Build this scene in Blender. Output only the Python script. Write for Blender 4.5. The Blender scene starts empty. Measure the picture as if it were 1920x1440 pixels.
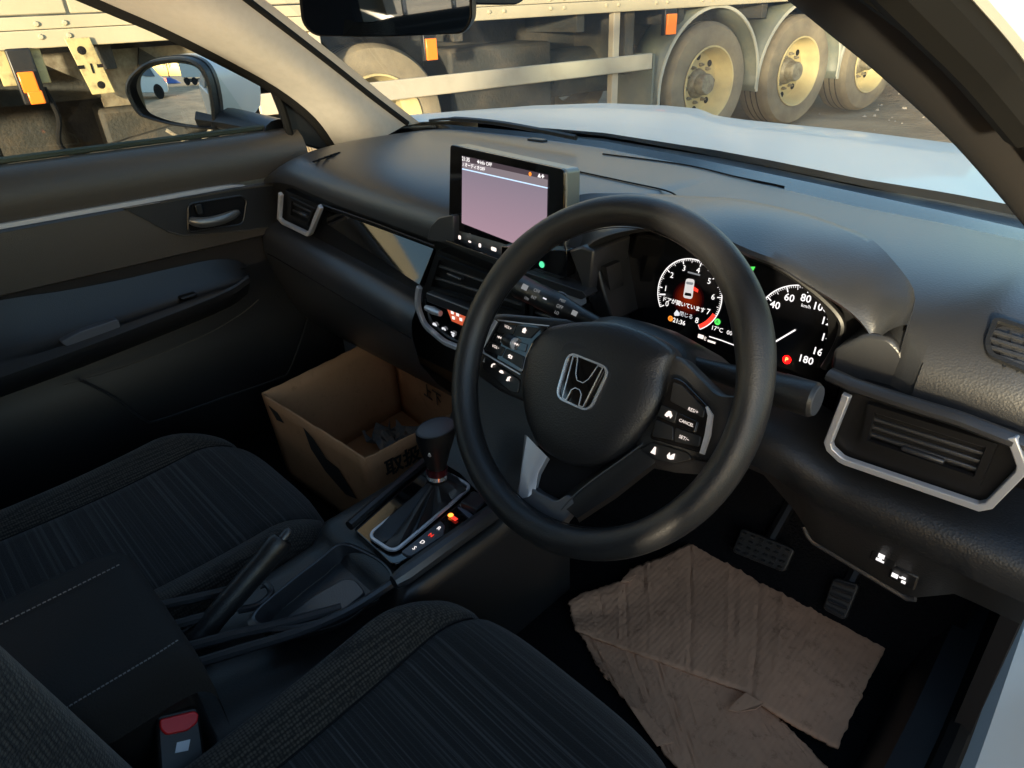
import bpy, bmesh, math, random
import numpy as np
from mathutils import Vector, Matrix
random.seed(7)
scene = bpy.context.scene
COL = scene.collection
R_ = math.radians

# ------------------------------------------------------------------ camera
CAM = np.array([.723, -.463, 1.297]); YAW, PIT, ROL = R_(46.5), R_(30.04), R_(-2.76); FPX = 1238.0
_f = np.array([-math.sin(YAW)*math.cos(PIT), math.cos(YAW)*math.cos(PIT), -math.sin(PIT)])
_r = np.array([math.cos(YAW), math.sin(YAW), 0.]); _u = np.cross(_r, _f)
_r2 = math.cos(ROL)*_r + math.sin(ROL)*_u; _u2 = -math.sin(ROL)*_r + math.cos(ROL)*_u
cd = bpy.data.cameras.new('camera'); cam = bpy.data.objects.new('camera', cd); COL.objects.link(cam)
cd.sensor_fit = 'HORIZONTAL'; cd.sensor_width = 36; cd.lens = 36*FPX/1920; cd.clip_start = .01; cd.clip_end = 2000
cam.matrix_world = Matrix(((_r2[0], _u2[0], -_f[0], CAM[0]), (_r2[1], _u2[1], -_f[1], CAM[1]), (_r2[2], _u2[2], -_f[2], CAM[2]), (0, 0, 0, 1)))
scene.camera = cam

# ------------------------------------------------------------------ sky, sun, exposure
SUN_EL, SUN_ROT = R_(4.8), R_(155)
w = bpy.data.worlds.new('World'); scene.world = w; w.use_nodes = True
sk = w.node_tree.nodes.new('ShaderNodeTexSky'); sk.sky_type = 'NISHITA'; sk.sun_disc = False
sk.sun_elevation = SUN_EL; sk.sun_rotation = SUN_ROT; sk.air_density = 1.0; sk.dust_density = 1.4; sk.ozone_density = 1.9
w.node_tree.links.new(sk.outputs[0], w.node_tree.nodes['Background'].inputs[0])
w.node_tree.nodes['Background'].inputs[1].default_value = .15
sl = bpy.data.lights.new('sun', 'SUN'); sl.energy = 2.0; sl.angle = R_(2.5); sl.color = (1, .83, .58)
sun = bpy.data.objects.new('sun', sl); COL.objects.link(sun)
_sd = Vector((math.sin(SUN_ROT)*math.cos(SUN_EL), math.cos(SUN_ROT)*math.cos(SUN_EL), math.sin(SUN_EL)))
sun.rotation_euler = _sd.to_track_quat('Z', 'Y').to_euler(); sun.location = _sd*30
scene.view_settings.view_transform = 'Standard'; scene.view_settings.look = 'None'
scene.view_settings.gamma = 1; scene.view_settings.use_curve_mapping = False; scene.view_settings.exposure = 2.5
scene.cycles.use_denoising = True; scene.cycles.max_bounces = 8; scene.cycles.transparent_max_bounces = 16
scene.cycles.sample_clamp_indirect = 6; scene.cycles.caustics_reflective = False; scene.cycles.caustics_refractive = False

# ------------------------------------------------------------------ geometry helpers
A = lambda *p: np.array(p, float)
def ray(x, y): return (x-960)/FPX*_r2 + (720-y)/FPX*_u2 + _f
def on(x, y, n, p):
    d = ray(x, y); n = np.asarray(n, float); return CAM + ((np.asarray(p)-CAM) @ n)/(d @ n)*d
def onX(x, y, v): return on(x, y, (1, 0, 0), (v, 0, 0))
def onY(x, y, v): return on(x, y, (0, 1, 0), (0, v, 0))
def onZ(x, y, v): return on(x, y, (0, 0, 1), (0, 0, v))
def pxsize(p): return float((np.asarray(p)-CAM) @ _f)/FPX            # metres per photo pixel at p
def unit(v): v = np.asarray(v, float); return v/np.linalg.norm(v)
def interp(xs, ys, x): return float(np.interp(x, xs, ys))
def resample(P, n, smooth=False):
    P = np.asarray(P, float); d = np.r_[0, np.cumsum(np.linalg.norm(np.diff(P, axis=0), axis=1))]
    t = np.linspace(0, d[-1], n)
    if smooth: return catmull(P, n)
    return np.stack([np.interp(t, d, P[:, k]) for k in range(P.shape[1])], 1)
def catmull(P, n, closed=False):
    P = np.asarray(P, float); m = len(P); out = []
    tot = m if closed else m-1
    for i in range(n):
        t = i/(n if closed else n-1)*tot; k = min(int(t), tot-1); u = t-k
        g = (lambda j: P[j % m]) if closed else (lambda j: P[min(max(j, 0), m-1)])
        a, b, c, d = g(k-1), g(k), g(k+1), g(k+2)
        out.append(.5*((2*b)+(c-a)*u+(2*a-5*b+4*c-d)*u*u+(3*b-a-3*c+d)*u**3))
    return np.array(out)
def round_poly(P, r, seg=4):
    P = [np.asarray(p, float) for p in P]; out = []; n = len(P)
    for i in range(n):
        a, b, c = P[i-1], P[i], P[(i+1) % n]; rr = r[i] if isinstance(r, (list, tuple)) else r
        d1, d2 = a-b, c-b; l1, l2 = np.linalg.norm(d1), np.linalg.norm(d2); rr = min(rr, l1*.48, l2*.48)
        if rr < 1e-5: out.append(b); continue
        p, q = b+d1/l1*rr, b+d2/l2*rr
        for k in range(seg+1):
            t = k/seg; out.append((1-t)**2*p + 2*t*(1-t)*b + t*t*q)
    return np.array(out)

class MB:
    def __init__(s): s.v = []; s.f = []
    def add(s, V, F):
        o = len(s.v); s.v += [tuple(map(float, p)) for p in V]; s.f += [tuple(i+o for i in f) for f in F]; return s
    def grid(s, rows, close=False, cap=False):
        n = len(rows[0]); V = [p for r in rows for p in r]; F = []
        for i in range(len(rows)-1):
            for j in range(n if close else n-1):
                k = (j+1) % n; F.append((i*n+j, i*n+k, (i+1)*n+k, (i+1)*n+j))
        if cap: F.append(tuple(range(n-1, -1, -1))); F.append(tuple((len(rows)-1)*n+j for j in range(n)))
        return s.add(V, F)
    def prism(s, P, vec):
        P = [np.asarray(p, float) for p in P]; n = len(P); v = np.asarray(vec, float)
        return s.add(P+[p+v for p in P], [tuple(range(n)), tuple(range(2*n-1, n-1, -1))]+[(j, j+n, (j+1) % n+n, (j+1) % n) for j in range(n)])
    def box(s, c, size, ax=None):
        c = np.asarray(c, float); ax = np.eye(3) if ax is None else np.asarray(ax); h = np.asarray(size)/2
        V = [c+sx*h[0]*ax[0]+sy*h[1]*ax[1]+sz*h[2]*ax[2] for sx in (-1, 1) for sy in (-1, 1) for sz in (-1, 1)]
        return s.add(V, [(0, 1, 3, 2), (4, 6, 7, 5), (0, 4, 5, 1), (2, 3, 7, 6), (0, 2, 6, 4), (1, 5, 7, 3)])
    def tube(s, path, r, n=8, closed=False, flat=1.0, up=None):
        P = np.asarray(path, float); m = len(P); rows = []; prev = None
        for i in range(m):
            t = unit(P[(i+1) % m]-P[i-1]) if closed else unit(P[min(i+1, m-1)]-P[max(i-1, 0)])
            if up is not None: b = unit(np.cross(t, up)); a = np.cross(b, t)
            else:
                a = prev if prev is not None else (A(0, 0, 1) if abs(t[2]) < .9 else A(1, 0, 0))
                a = unit(a-(a @ t)*t); b = np.cross(t, a); prev = a
            rr = r[i] if hasattr(r, '__len__') else r
            rows.append([P[i]+rr*(math.cos(2*math.pi*k/n)*a*flat+math.sin(2*math.pi*k/n)*b) for k in range(n)])
        if closed: rows.append(rows[0])
        return s.grid(rows, close=True, cap=not closed)
    def strip(s, path, wdt, dep, nrm, closed=False):
        """a bar of rectangular section (width in the plane, depth along nrm) swept along a path"""
        P = np.asarray(path, float); m = len(P); nn = unit(nrm); rows = []
        for i in range(m):
            if closed: t1, t2 = unit(P[i]-P[i-1]), unit(P[(i+1) % m]-P[i])
            else: t1 = unit(P[i]-P[i-1]) if i else unit(P[1]-P[0]); t2 = unit(P[i+1]-P[i]) if i < m-1 else t1
            t = unit(t1+t2); k = min(1/max(.35, float(t @ t1)), 2); b = unit(np.cross(nn, t)); wv = (wdt[i] if hasattr(wdt, '__len__') else wdt)/2*k
            rows.append([P[i]-b*wv, P[i]-b*wv*.8+nn*dep, P[i]+b*wv*.8+nn*dep, P[i]+b*wv])
        if closed: rows.append(rows[0])
        return s.grid(rows, close=True, cap=not closed)
    def lathe(s, prof, o, ax, n=32, a0=0, a1=2*math.pi):
        ax = unit(ax); a = unit(np.cross(ax, A(0, 0, 1) if abs(ax[2]) < .9 else A(1, 0, 0))); b = np.cross(ax, a); o = np.asarray(o, float)
        full = abs(a1-a0-2*math.pi) < 1e-6; m = n if full else n+1
        rows = [[o+ax*h+r*(math.cos(a0+(a1-a0)*k/n)*a+math.sin(a0+(a1-a0)*k/n)*b) for k in range(m)] for r, h in prof]
        return s.grid(rows, close=full)
    def build(s, name, m, parent=None, smooth=True, bevel=0, seg=2, subd=0, solid=0, sharp=35, off=1):
        me = bpy.data.meshes.new(name); me.from_pydata(s.v, [], s.f); bm = bmesh.new(); bm.from_mesh(me)
        bmesh.ops.remove_doubles(bm, verts=bm.verts, dist=1e-6); bmesh.ops.recalc_face_normals(bm, faces=bm.faces); bm.to_mesh(me); bm.free()
        if m is not None: me.materials.append(m)
        if smooth:
            me.polygons.foreach_set('use_smooth', [True]*len(me.polygons)); me.set_sharp_from_angle(angle=R_(sharp))
        o = bpy.data.objects.new(name, me); COL.objects.link(o)
        if parent is not None: put(o, parent)
        if solid: k = o.modifiers.new('solid', 'SOLIDIFY'); k.thickness = solid; k.offset = off
        if bevel: k = o.modifiers.new('bevel', 'BEVEL'); k.width = bevel; k.segments = seg; k.limit_method = 'ANGLE'; k.angle_limit = R_(32)
        if subd: k = o.modifiers.new('sub', 'SUBSURF'); k.levels = subd; k.render_levels = subd
        return o
def put(o, parent):
    o.parent = parent
    if parent.type == 'EMPTY': o.matrix_parent_inverse = Matrix.Translation(-parent.location)   # meshes are laid out in world coordinates
def thing(name, label, cat, loc=(0, 0, 0), group=None):
    o = bpy.data.objects.new(name, None); COL.objects.link(o); o.location = loc; o.empty_display_size = .05
    return tag(o, label, cat, group)
def tag(o, label, cat, group=None):
    o['label'] = label; o['category'] = cat
    if group: o['group'] = group
    return o
def text(s, pos, xd, yd, h, m, parent, name='lettering', align='CENTER', bold=0, lift=.0006, sx=1.0):
    cu = bpy.data.curves.new('f', 'FONT'); cu.body = s; cu.align_x = align; cu.align_y = 'CENTER'; cu.size = 1; cu.resolution_u = 2; cu.offset = bold
    ob = bpy.data.objects.new('f', cu); COL.objects.link(ob)
    me = bpy.data.meshes.new_from_object(ob.evaluated_get(bpy.context.evaluated_depsgraph_get()))
    bpy.data.objects.remove(ob); bpy.data.curves.remove(cu)
    xd, yd = unit(xd), unit(yd); zd = np.cross(xd, yd); p = np.asarray(pos, float)+zd*lift; k = h/.72
    co = np.empty(len(me.vertices)*3); me.vertices.foreach_get('co', co); co = co.reshape(-1, 3)
    me.vertices.foreach_set('co', (p+co[:, :1]*xd*k*sx+co[:, 1:2]*yd*k).ravel()); me.name = name
    me.materials.clear(); me.materials.append(m); o = bpy.data.objects.new(name, me); COL.objects.link(o); put(o, parent); return o

# ------------------------------------------------------------------ materials
def mat(name, col, rough=.5, metal=0., bump=None, var=None, spec=.5, coat=0, emit=None, sheen=0):
    """bump=(scale, strength, kind[, distance]); var=(scale, colour2, lo, hi) mixes a second colour by noise"""
    m = bpy.data.materials.new(name); m.use_nodes = True; nt = m.node_tree; b = nt.nodes['Principled BSDF']
    b.inputs['Base Color'].default_value = (*col, 1); b.inputs['Roughness'].default_value = rough; b.inputs['Metallic'].default_value = metal
    b.inputs['Specular IOR Level'].default_value = spec; b.inputs['Coat Weight'].default_value = coat; b.inputs['Coat Roughness'].default_value = .05
    if sheen: b.inputs['Sheen Weight'].default_value = sheen; b.inputs['Sheen Roughness'].default_value = .4
    if emit: b.inputs['Emission Color'].default_value = (*emit[0], 1); b.inputs['Emission Strength'].default_value = emit[1]
    tc = nt.nodes.new('ShaderNodeTexCoord'); L = nt.links.new
    if var:
        n = nt.nodes.new('ShaderNodeTexNoise'); n.inputs['Scale'].default_value = var[0]; n.inputs['Detail'].default_value = 6; n.inputs['Roughness'].default_value = .6
        L(tc.outputs['Object'], n.inputs['Vector']); r = nt.nodes.new('ShaderNodeValToRGB')
        r.color_ramp.elements[0].position = var[2]; r.color_ramp.elements[1].position = var[3]
        r.color_ramp.elements[0].color = (*col, 1); r.color_ramp.elements[1].color = (*var[1], 1)
        L(n.outputs['Fac'], r.inputs[0]); L(r.outputs[0], b.inputs['Base Color'])
    if bump:
        if bump[2] == 'voronoi': t = nt.nodes.new('ShaderNodeTexVoronoi'); out = t.outputs['Distance']
        else: t = nt.nodes.new('ShaderNodeTexNoise'); t.inputs['Detail'].default_value = 5; out = t.outputs['Fac']
        t.inputs['Scale'].default_value = bump[0]; L(tc.outputs['Object'], t.inputs['Vector'])
        bp = nt.nodes.new('ShaderNodeBump'); bp.inputs['Strength'].default_value = bump[1]; bp.inputs['Distance'].default_value = bump[3] if len(bump) > 3 else .0006
        L(out, bp.inputs['Height']); L(bp.outputs[0], b.inputs['Normal'])
    return m
def glass_mat(name, tint, haze=0.0, refl=.05):
    m = bpy.data.materials.new(name); m.use_nodes = True; nt = m.node_tree; nt.nodes.clear(); L = nt.links.new
    o = nt.nodes.new('ShaderNodeOutputMaterial'); mx = nt.nodes.new('ShaderNodeMixShader'); t = nt.nodes.new('ShaderNodeBsdfTransparent'); t.inputs[0].default_value = (*tint, 1)
    g = nt.nodes.new('ShaderNodeBsdfGlossy'); g.inputs['Roughness'].default_value = .0; lw = nt.nodes.new('ShaderNodeLayerWeight'); lw.inputs[0].default_value = .5
    p = nt.nodes.new('ShaderNodeMath'); p.operation = 'POWER'; p.inputs[1].default_value = 4.5; ma = nt.nodes.new('ShaderNodeMath'); ma.operation = 'MULTIPLY_ADD'; ma.inputs[1].default_value = .75; ma.inputs[2].default_value = refl
    L(lw.outputs['Facing'], p.inputs[0]); L(p.outputs[0], ma.inputs[0]); L(ma.outputs[0], mx.inputs[0]); L(t.outputs[0], mx.inputs[1]); L(g.outputs[0], mx.inputs[2])
    if haze:
        d = nt.nodes.new('ShaderNodeBsdfDiffuse'); d.inputs[0].default_value = (.7, .7, .68, 1); tr = nt.nodes.new('ShaderNodeBsdfTranslucent'); tr.inputs[0].default_value = (.7, .7, .68, 1)
        ad = nt.nodes.new('ShaderNodeMixShader'); ad.inputs[0].default_value = .5; L(d.outputs[0], ad.inputs[1]); L(tr.outputs[0], ad.inputs[2])
        n = nt.nodes.new('ShaderNodeTexNoise'); n.inputs['Scale'].default_value = 6; n.inputs['Detail'].default_value = 8; tc = nt.nodes.new('ShaderNodeTexCoord'); L(tc.outputs['Object'], n.inputs['Vector'])
        mm = nt.nodes.new('ShaderNodeMath'); mm.operation = 'MULTIPLY'; mm.inputs[1].default_value = haze*2; L(n.outputs['Fac'], mm.inputs[0])
        m2 = nt.nodes.new('ShaderNodeMixShader'); L(mm.outputs[0], m2.inputs[0]); L(mx.outputs[0], m2.inputs[1]); L(ad.outputs[0], m2.inputs[2]); L(m2.outputs[0], o.inputs[0])
    else: L(mx.outputs[0], o.inputs[0])
    return m
def fabric(name, base, line, kind):
    m = bpy.data.materials.new(name); m.use_nodes = True; nt = m.node_tree; b = nt.nodes['Principled BSDF']; L = nt.links.new
    b.inputs['Roughness'].default_value = .9; b.inputs['Specular IOR Level'].default_value = .2; b.inputs['Sheen Weight'].default_value = .15
    tc = nt.nodes.new('ShaderNodeTexCoord'); mp = nt.nodes.new('ShaderNodeMapping'); L(tc.outputs['Object'], mp.inputs[0])
    r = nt.nodes.new('ShaderNodeValToRGB'); bp = nt.nodes.new('ShaderNodeBump'); bp.inputs['Strength'].default_value = .6; bp.inputs['Distance'].default_value = .001
    if kind == 'stripe':
        mp.inputs['Scale'].default_value = (.35, 190, 0); n = nt.nodes.new('ShaderNodeTexNoise'); n.inputs['Scale'].default_value = 1; n.inputs['Detail'].default_value = 3; n.inputs['Roughness'].default_value = .7
        L(mp.outputs[0], n.inputs['Vector']); h = n.outputs['Fac']; r.color_ramp.elements[0].position = .50; r.color_ramp.elements[1].position = .62
    else:
        v = nt.nodes.new('ShaderNodeTexVoronoi'); v.inputs['Randomness'].default_value = .25; v.inputs['Scale'].default_value = 260; L(mp.outputs[0], v.inputs['Vector']); h = v.outputs['Distance']
        r.color_ramp.elements[0].position = .25; r.color_ramp.elements[1].position = .6
    r.color_ramp.elements[0].color = (*base, 1); r.color_ramp.elements[1].color = (*line, 1)
    fine = nt.nodes.new('ShaderNodeTexNoise'); fine.inputs['Scale'].default_value = 900; L(tc.outputs['Object'], fine.inputs['Vector'])
    ad = nt.nodes.new('ShaderNodeMath'); ad.operation = 'ADD'; L(h, ad.inputs[0]); L(fine.outputs['Fac'], ad.inputs[1])
    L(h, r.inputs[0]); L(r.outputs[0], b.inputs['Base Color']); L(ad.outputs[0], bp.inputs['Height']); L(bp.outputs[0], b.inputs['Normal']); return m
def glow(name, col, s=1.0):
    m = bpy.data.materials.new(name); m.use_nodes = True; nt = m.node_tree; nt.nodes.clear(); e = nt.nodes.new('ShaderNodeEmission'); o = nt.nodes.new('ShaderNodeOutputMaterial')
    e.inputs[0].default_value = (*col, 1); e.inputs[1].default_value = s*.24; nt.links.new(e.outputs[0], o.inputs[0]); return m

M_dash = mat('dash_vinyl', (.027, .028, .032), .37, bump=(480, .22, 'voronoi', .0006), var=(9, (.031, .032, .036), .35, .7), spec=.85)
M_dark = mat('dark_plastic', (.013, .0135, .015), .40, bump=(450, .3, 'voronoi'), spec=.6)
M_black = mat('black_plastic', (.007, .007, .008), .42)
M_matte = mat('matte_black', (.006, .006, .007), .85, spec=.2)
M_gloss = mat('piano_black', (.004, .004, .005), .04, coat=.6)
M_glossr = mat('smoked_panel', (.004, .004, .005), .12)
M_silver = mat('satin_silver', (.58, .59, .63), .36, .45)
M_chrome = mat('chrome', (.88, .88, .90), .16, .75)
M_leather = mat('wheel_leather', (.012, .0125, .014), .44, bump=(620, .32, 'voronoi', .0005), var=(30, (.015, .0155, .017), .4, .7), spec=.6)
M_hub = mat('hub_vinyl', (.012, .0125, .014), .42, bump=(520, .4, 'voronoi'), spec=.6)
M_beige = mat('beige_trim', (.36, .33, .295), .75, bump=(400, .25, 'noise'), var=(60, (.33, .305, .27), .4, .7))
M_doorp = mat('door_plastic', (.070, .058, .046), .45, bump=(500, .4, 'voronoi'))
M_doorf = mat('door_insert', (.020, .016, .014), .8, bump=(500, .3, 'noise'))
M_white = mat('white_paint', (.62, .625, .59), .42, coat=.25)
M_seal = mat('rubber_seal', (.005, .005, .005), .8, spec=.2)
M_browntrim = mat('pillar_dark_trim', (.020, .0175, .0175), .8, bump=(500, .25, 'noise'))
M_carpet = mat('carpet', (.006, .006, .007), .95, bump=(260, .9, 'noise', .004), spec=.1)
M_stripe = fabric('striped_seat_cloth', (.013, .0130, .0135), (.048, .047, .047), 'stripe')
M_mesh = fabric('woven_seat_cloth', (.062, .053, .043), (.012, .0115, .011), 'mesh')  # weave colour warmed to stand in for sun on the backrest bolster
M_side = mat('seat_side_cloth', (.016, .017, .021), .9, bump=(500, .5, 'noise'), spec=.2)
M_arm = mat('armrest_cloth', (.022, .021, .021), .95, bump=(420, .5, 'noise', .0015), spec=.15)
M_stitch = mat('grey_thread', (.13, .13, .135), .8)
M_red = mat('red_button', (.55, .012, .015), .35)
M_sticker = mat('paper_sticker', (.62, .63, .66), .6)
M_frit = mat('black_glass_border', (.006, .006, .007), .25)
M_cowl = mat('cowl_plastic', (.045, .055, .058), .6, bump=(120, .5, 'noise', .002), var=(14, (.10, .11, .10), .5, .75))
M_windshield = glass_mat('windshield_glass', (.94, .97, .95), haze=.06, refl=.05)
M_glass = glass_mat('side_glass', (.90, .94, .91), haze=.006, refl=.05)
M_mirror = mat('mirror_glass', (.86, .87, .88), .0, 1.0)
M_rvm = mat('dim_mirror_glass', (.36, .38, .40), .02, 1.0)
def cardboard(name, a, b, c):
    m = mat(name, a, .92, spec=.1, var=(7, b, .35, .75)); nt = m.node_tree; L = nt.links.new; bs = nt.nodes['Principled BSDF']
    tc = nt.nodes.new('ShaderNodeTexCoord'); n = nt.nodes.new('ShaderNodeTexNoise'); n.inputs['Scale'].default_value = 45; n.inputs['Detail'].default_value = 9; n.inputs['Roughness'].default_value = .75; L(tc.outputs['Object'], n.inputs['Vector'])
    r = nt.nodes.new('ShaderNodeValToRGB'); r.color_ramp.elements[0].position = .54; r.color_ramp.elements[1].position = .72; L(n.outputs['Fac'], r.inputs[0])
    mx = nt.nodes.new('ShaderNodeMixRGB'); mx.inputs[2].default_value = (*c, 1); L(r.outputs[0], mx.inputs[0])
    src = bs.inputs['Base Color'].links[0].from_socket; L(src, mx.inputs[1]); L(mx.outputs[0], bs.inputs['Base Color'])
    wv = nt.nodes.new('ShaderNodeTexWave'); wv.inputs['Scale'].default_value = 38; wv.inputs['Distortion'].default_value = 2.5; wv.bands_direction = 'X'; L(tc.outputs['Object'], wv.inputs['Vector'])
    bp = nt.nodes.new('ShaderNodeBump'); bp.inputs['Strength'].default_value = .22; bp.inputs['Distance'].default_value = .001; ad = nt.nodes.new('ShaderNodeMath'); ad.operation = 'ADD'
    L(wv.outputs['Fac'], ad.inputs[0]); L(n.outputs['Fac'], ad.inputs[1]); L(ad.outputs[0], bp.inputs['Height']); L(bp.outputs[0], bs.inputs['Normal']); return m
M_box = cardboard('box_cardboard', (.50, .27, .14), (.43, .23, .115), (.36, .19, .095))
M_sheet = cardboard('worn_cardboard', (.56, .32, .20), (.46, .26, .16), (.26, .14, .085))
M_torn = mat('torn_cardboard_liner', (.33, .27, .21), .95, bump=(90, .8, 'noise', .002))
M_print = mat('black_box_print', (.020, .016, .013), .8)
M_printb = mat('brown_box_print', (.075, .042, .025), .85)
M_paper = mat('crumpled_paper', (.30, .27, .24), .9, var=(30, (.16, .19, .22), .45, .6))
M_rubberpedal = mat('pedal_rubber', (.020, .020, .021), .5)
M_steel = mat('steel', (.35, .34, .33), .35, .9)
# outside
M_cream = mat('cream_trailer_paint', (.42, .375, .265), .55, var=(2.2, (.35, .31, .215), .4, .75), bump=(30, .1, 'noise', .003))
M_bar = mat('underrun_bar_paint', (.42, .38, .30), .55, var=(5, (.34, .30, .235), .45, .8))
M_chassis = mat('chassis_dark', (.030, .032, .030), .8, var=(5, (.075, .062, .045), .45, .75), bump=(40, .6, 'noise', .01))
M_tyre = mat('tyre_rubber', (.15, .13, .095), .9, bump=(60, .5, 'noise', .004), var=(4, (.26, .22, .15), .35, .7))
M_rim = mat('yellowed_steel_rim', (.52, .44, .23), .5, var=(6, (.40, .33, .18), .4, .75))
M_hubm = mat('axle_hub_steel', (.30, .27, .20), .6, .4, var=(20, (.16, .13, .09), .4, .7))
M_fender = mat('plastic_mudguard', (.13, .15, .13), .45, var=(6, (.20, .20, .15), .45, .75))
M_lip = mat('mudguard_edge', (.42, .42, .36), .5)
M_orange = mat('amber_lens', (.75, .17, .015), .25, emit=((.9, .2, .02), .12))
M_bracket = mat('yellow_zinc_plate', (.50, .42, .20), .5, .2, var=(18, (.22, .17, .09), .5, .72))
M_ground = mat('dirt_ground', (.37, .285, .185), .95, var=(1.1, (.25, .19, .125), .40, .70), bump=(14, 1.0, 'noise', .03), spec=.1)
M_stone = mat('pale_stone', (.42, .38, .32), .9)
M_backdrop = mat('backdrop_paint', (.055, .060, .055), .6, var=(1.5, (.10, .09, .07), .45, .8))
M_glassdark = mat('dark_car_glass', (.02, .025, .03), .05, coat=.5)
M_tail = mat('tail_lamp', (.6, .02, .02), .2, emit=((1, .08, .04), 2.0))
M_blue = mat('blue_tarp', (.04, .10, .30), .6)
M_leaf = mat('foliage', (.05, .07, .03), .8)
# lit things
G_white = glow('lit_white', (1, .95, .93), 1.0)
G_soft = glow('lit_soft_white', (.85, .85, .9), .75)
G_warm = glow('lit_warm_white', (1, .86, .78), 1.0)
G_red = glow('lit_red', (1, .05, .03), 1.0)
G_dred = glow('lit_dark_red', (.50, .035, .02), .5)
G_orange = glow('lit_orange', (1, .28, .03), 1.0)
G_green = glow('lit_green', (.10, .85, .12), .9)
G_teal = glow('lit_teal_green', (.10, .80, .38), 1.0)
G_grey = glow('lit_grey', (.30, .31, .32), .6)

# ================================================================== ground
gm = MB(); gx = np.r_[-400, -120, -40, np.linspace(-14, 8, 45), 30, 120, 400]; gy = np.r_[-400, -120, -50, np.linspace(-24, 20, 89), 50, 120, 400]
gm.grid([[(x, y, .035*math.sin(x*1.7+y*.6)*math.sin(y*1.1-x*.4)+random.uniform(-.012, .012) - .01 if abs(x) < 30 and abs(y) < 40 else -.02) for x in gx] for y in gy])
g = gm.build('ground', M_ground); g['kind'] = 'structure'
st = MB()
for k in range(150):
    x, y, r = random.uniform(-6, -.5), random.uniform(5.5, 15), random.uniform(.008, .03)
    a = random.uniform(0, 3); st.add([(x+r*math.cos(a+q*1.57)*random.uniform(.7, 1.2), y+r*math.sin(a+q*1.57), .0) for q in range(4)]+[(x+r*.3, y, r*.8), (x-r*.3, y+.2*r, r*.7)],
        [(0, 1, 4), (1, 2, 4), (2, 5, 4), (2, 3, 5), (3, 0, 5), (0, 4, 5)])
st = st.build('stones', M_stone, smooth=False); st['kind'] = 'stuff'; st['label'] = 'small pale stones scattered on the dirt by the trailer wheels'

# ================================================================== truck trailer beside the car
TO = A(-2.559, 7.22, 0); TS = unit((.187, .982, 0)); TN = A(TS[1], -TS[0], 0); TZ = A(0, 0, 1); TAX = [TS, TN, TZ]
def T(s, t, z): return TO+s*TS+t*TN+z*TZ
def tpx(x, y, t=0):
    p = on(x, y, TN, TO+TN*t)-TO; return float(p @ TS), float(p[2])
tr = thing('truck_trailer', 'long cream flatbed truck trailer with three yellow wheels parked beside the car', 'trailer', T(-3, -1.2, 0))
def tbox(name, s0, s1, t0, t1, z0, z1, m, bevel=.004, parent=None):
    return MB().box(T((s0+s1)/2, (t0+t1)/2, (z0+z1)/2), (s1-s0, t1-t0, z1-z0), TAX).build(name, m, parent or tr, bevel=bevel)
S0, S1 = -10.5, 5.0
tbox('deck', S0, S1, -2.45, -.04, 1.22, 1.32, M_chassis)
tbox('side_rail', S0, S1, -.06, .012, 1.188, 1.272, M_cream, .006)
tbox('side_rail', S0, S1, -.06, .004, 1.275, 1.335, M_cream, .004)
k = 0
for i in range(8):                                       # drop-side boards above the rail, each its own panel
    s0 = S0+i*1.94
    tbox('side_board', s0, s0+1.925, -.05, 0, 1.342, 1.86, M_cream, .006)
    tbox('side_board', s0, s0+1.925, -.05, 0, 1.868, 2.6, M_cream, .006)
bm0 = None
for i in range(56):                                      # bolt heads along the rail
    s = S0+.35+(i//2)*.56+(i % 2)*.13
    for z in (1.24, 1.30):
        b = MB().lathe([(.0, .012), (.010, .011), (.013, .006), (.015, 0)], (0, 0, 0), (0, 0, 1), 8) if bm0 is None else None
        if b is not None:
            M3 = np.stack([TS, TZ, TN], 0); b.v = [tuple(np.array(p) @ M3) for p in b.v]; o = b.build('bolt', M_cream, tr); bm0 = o.data
        else: o = bpy.data.objects.new('bolt', bm0); COL.objects.link(o); put(o, tr)
        o.location = Vector(T(s, .012 if z < 1.27 else .004, z))
# chassis under the deck
tbox('chassis_beam', S0, S1, -.95, -.80, .86, 1.20, M_chassis); tbox('chassis_beam', S0, S1, -1.75, -1.60, .86, 1.20, M_chassis)
for i in range(13): tbox('cross_member', S0+.5+i*1.15, S0+.58+i*1.15, -2.4, -.08, 1.06, 1.21, M_chassis)
tbox('tool_box', -4.15, -3.15, -1.0, -.35, .42, 1.0, M_chassis, .03); tbox('air_tank_bracket', -2.55, -2.45, -.8, -.1, .7, 1.2, M_chassis)
MB().lathe([(0, 0), (.17, .0), (.2, .04), (.2, .9), (.17, .95), (0, .95)], T(-3.05, -.62, .72), TS, 20).build('air_tank', M_chassis, tr)
tbox('inner_panel', -5.0, -2.4, -1.35, -1.3, .25, 1.2, M_chassis); tbox('far_dark_panel', S0, 1.5, -2.42, -2.38, .25, 1.2, M_chassis)  # dark panels added to keep the space under the deck dark
# side under-run guard
s0, z0 = tpx(690, 155); s1, z1 = tpx(1222, 95)
MB().box(T((-5.75+s1)/2, .0, .795), (s1+5.75, .035, .128), TAX).build('guard_rail', M_bar, tr, bevel=.008)
for s in (-2.72, -5.3): tbox('guard_post', s-.035, s+.035, -.085, -.02, .43, 1.195, M_bar, .006)
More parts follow.
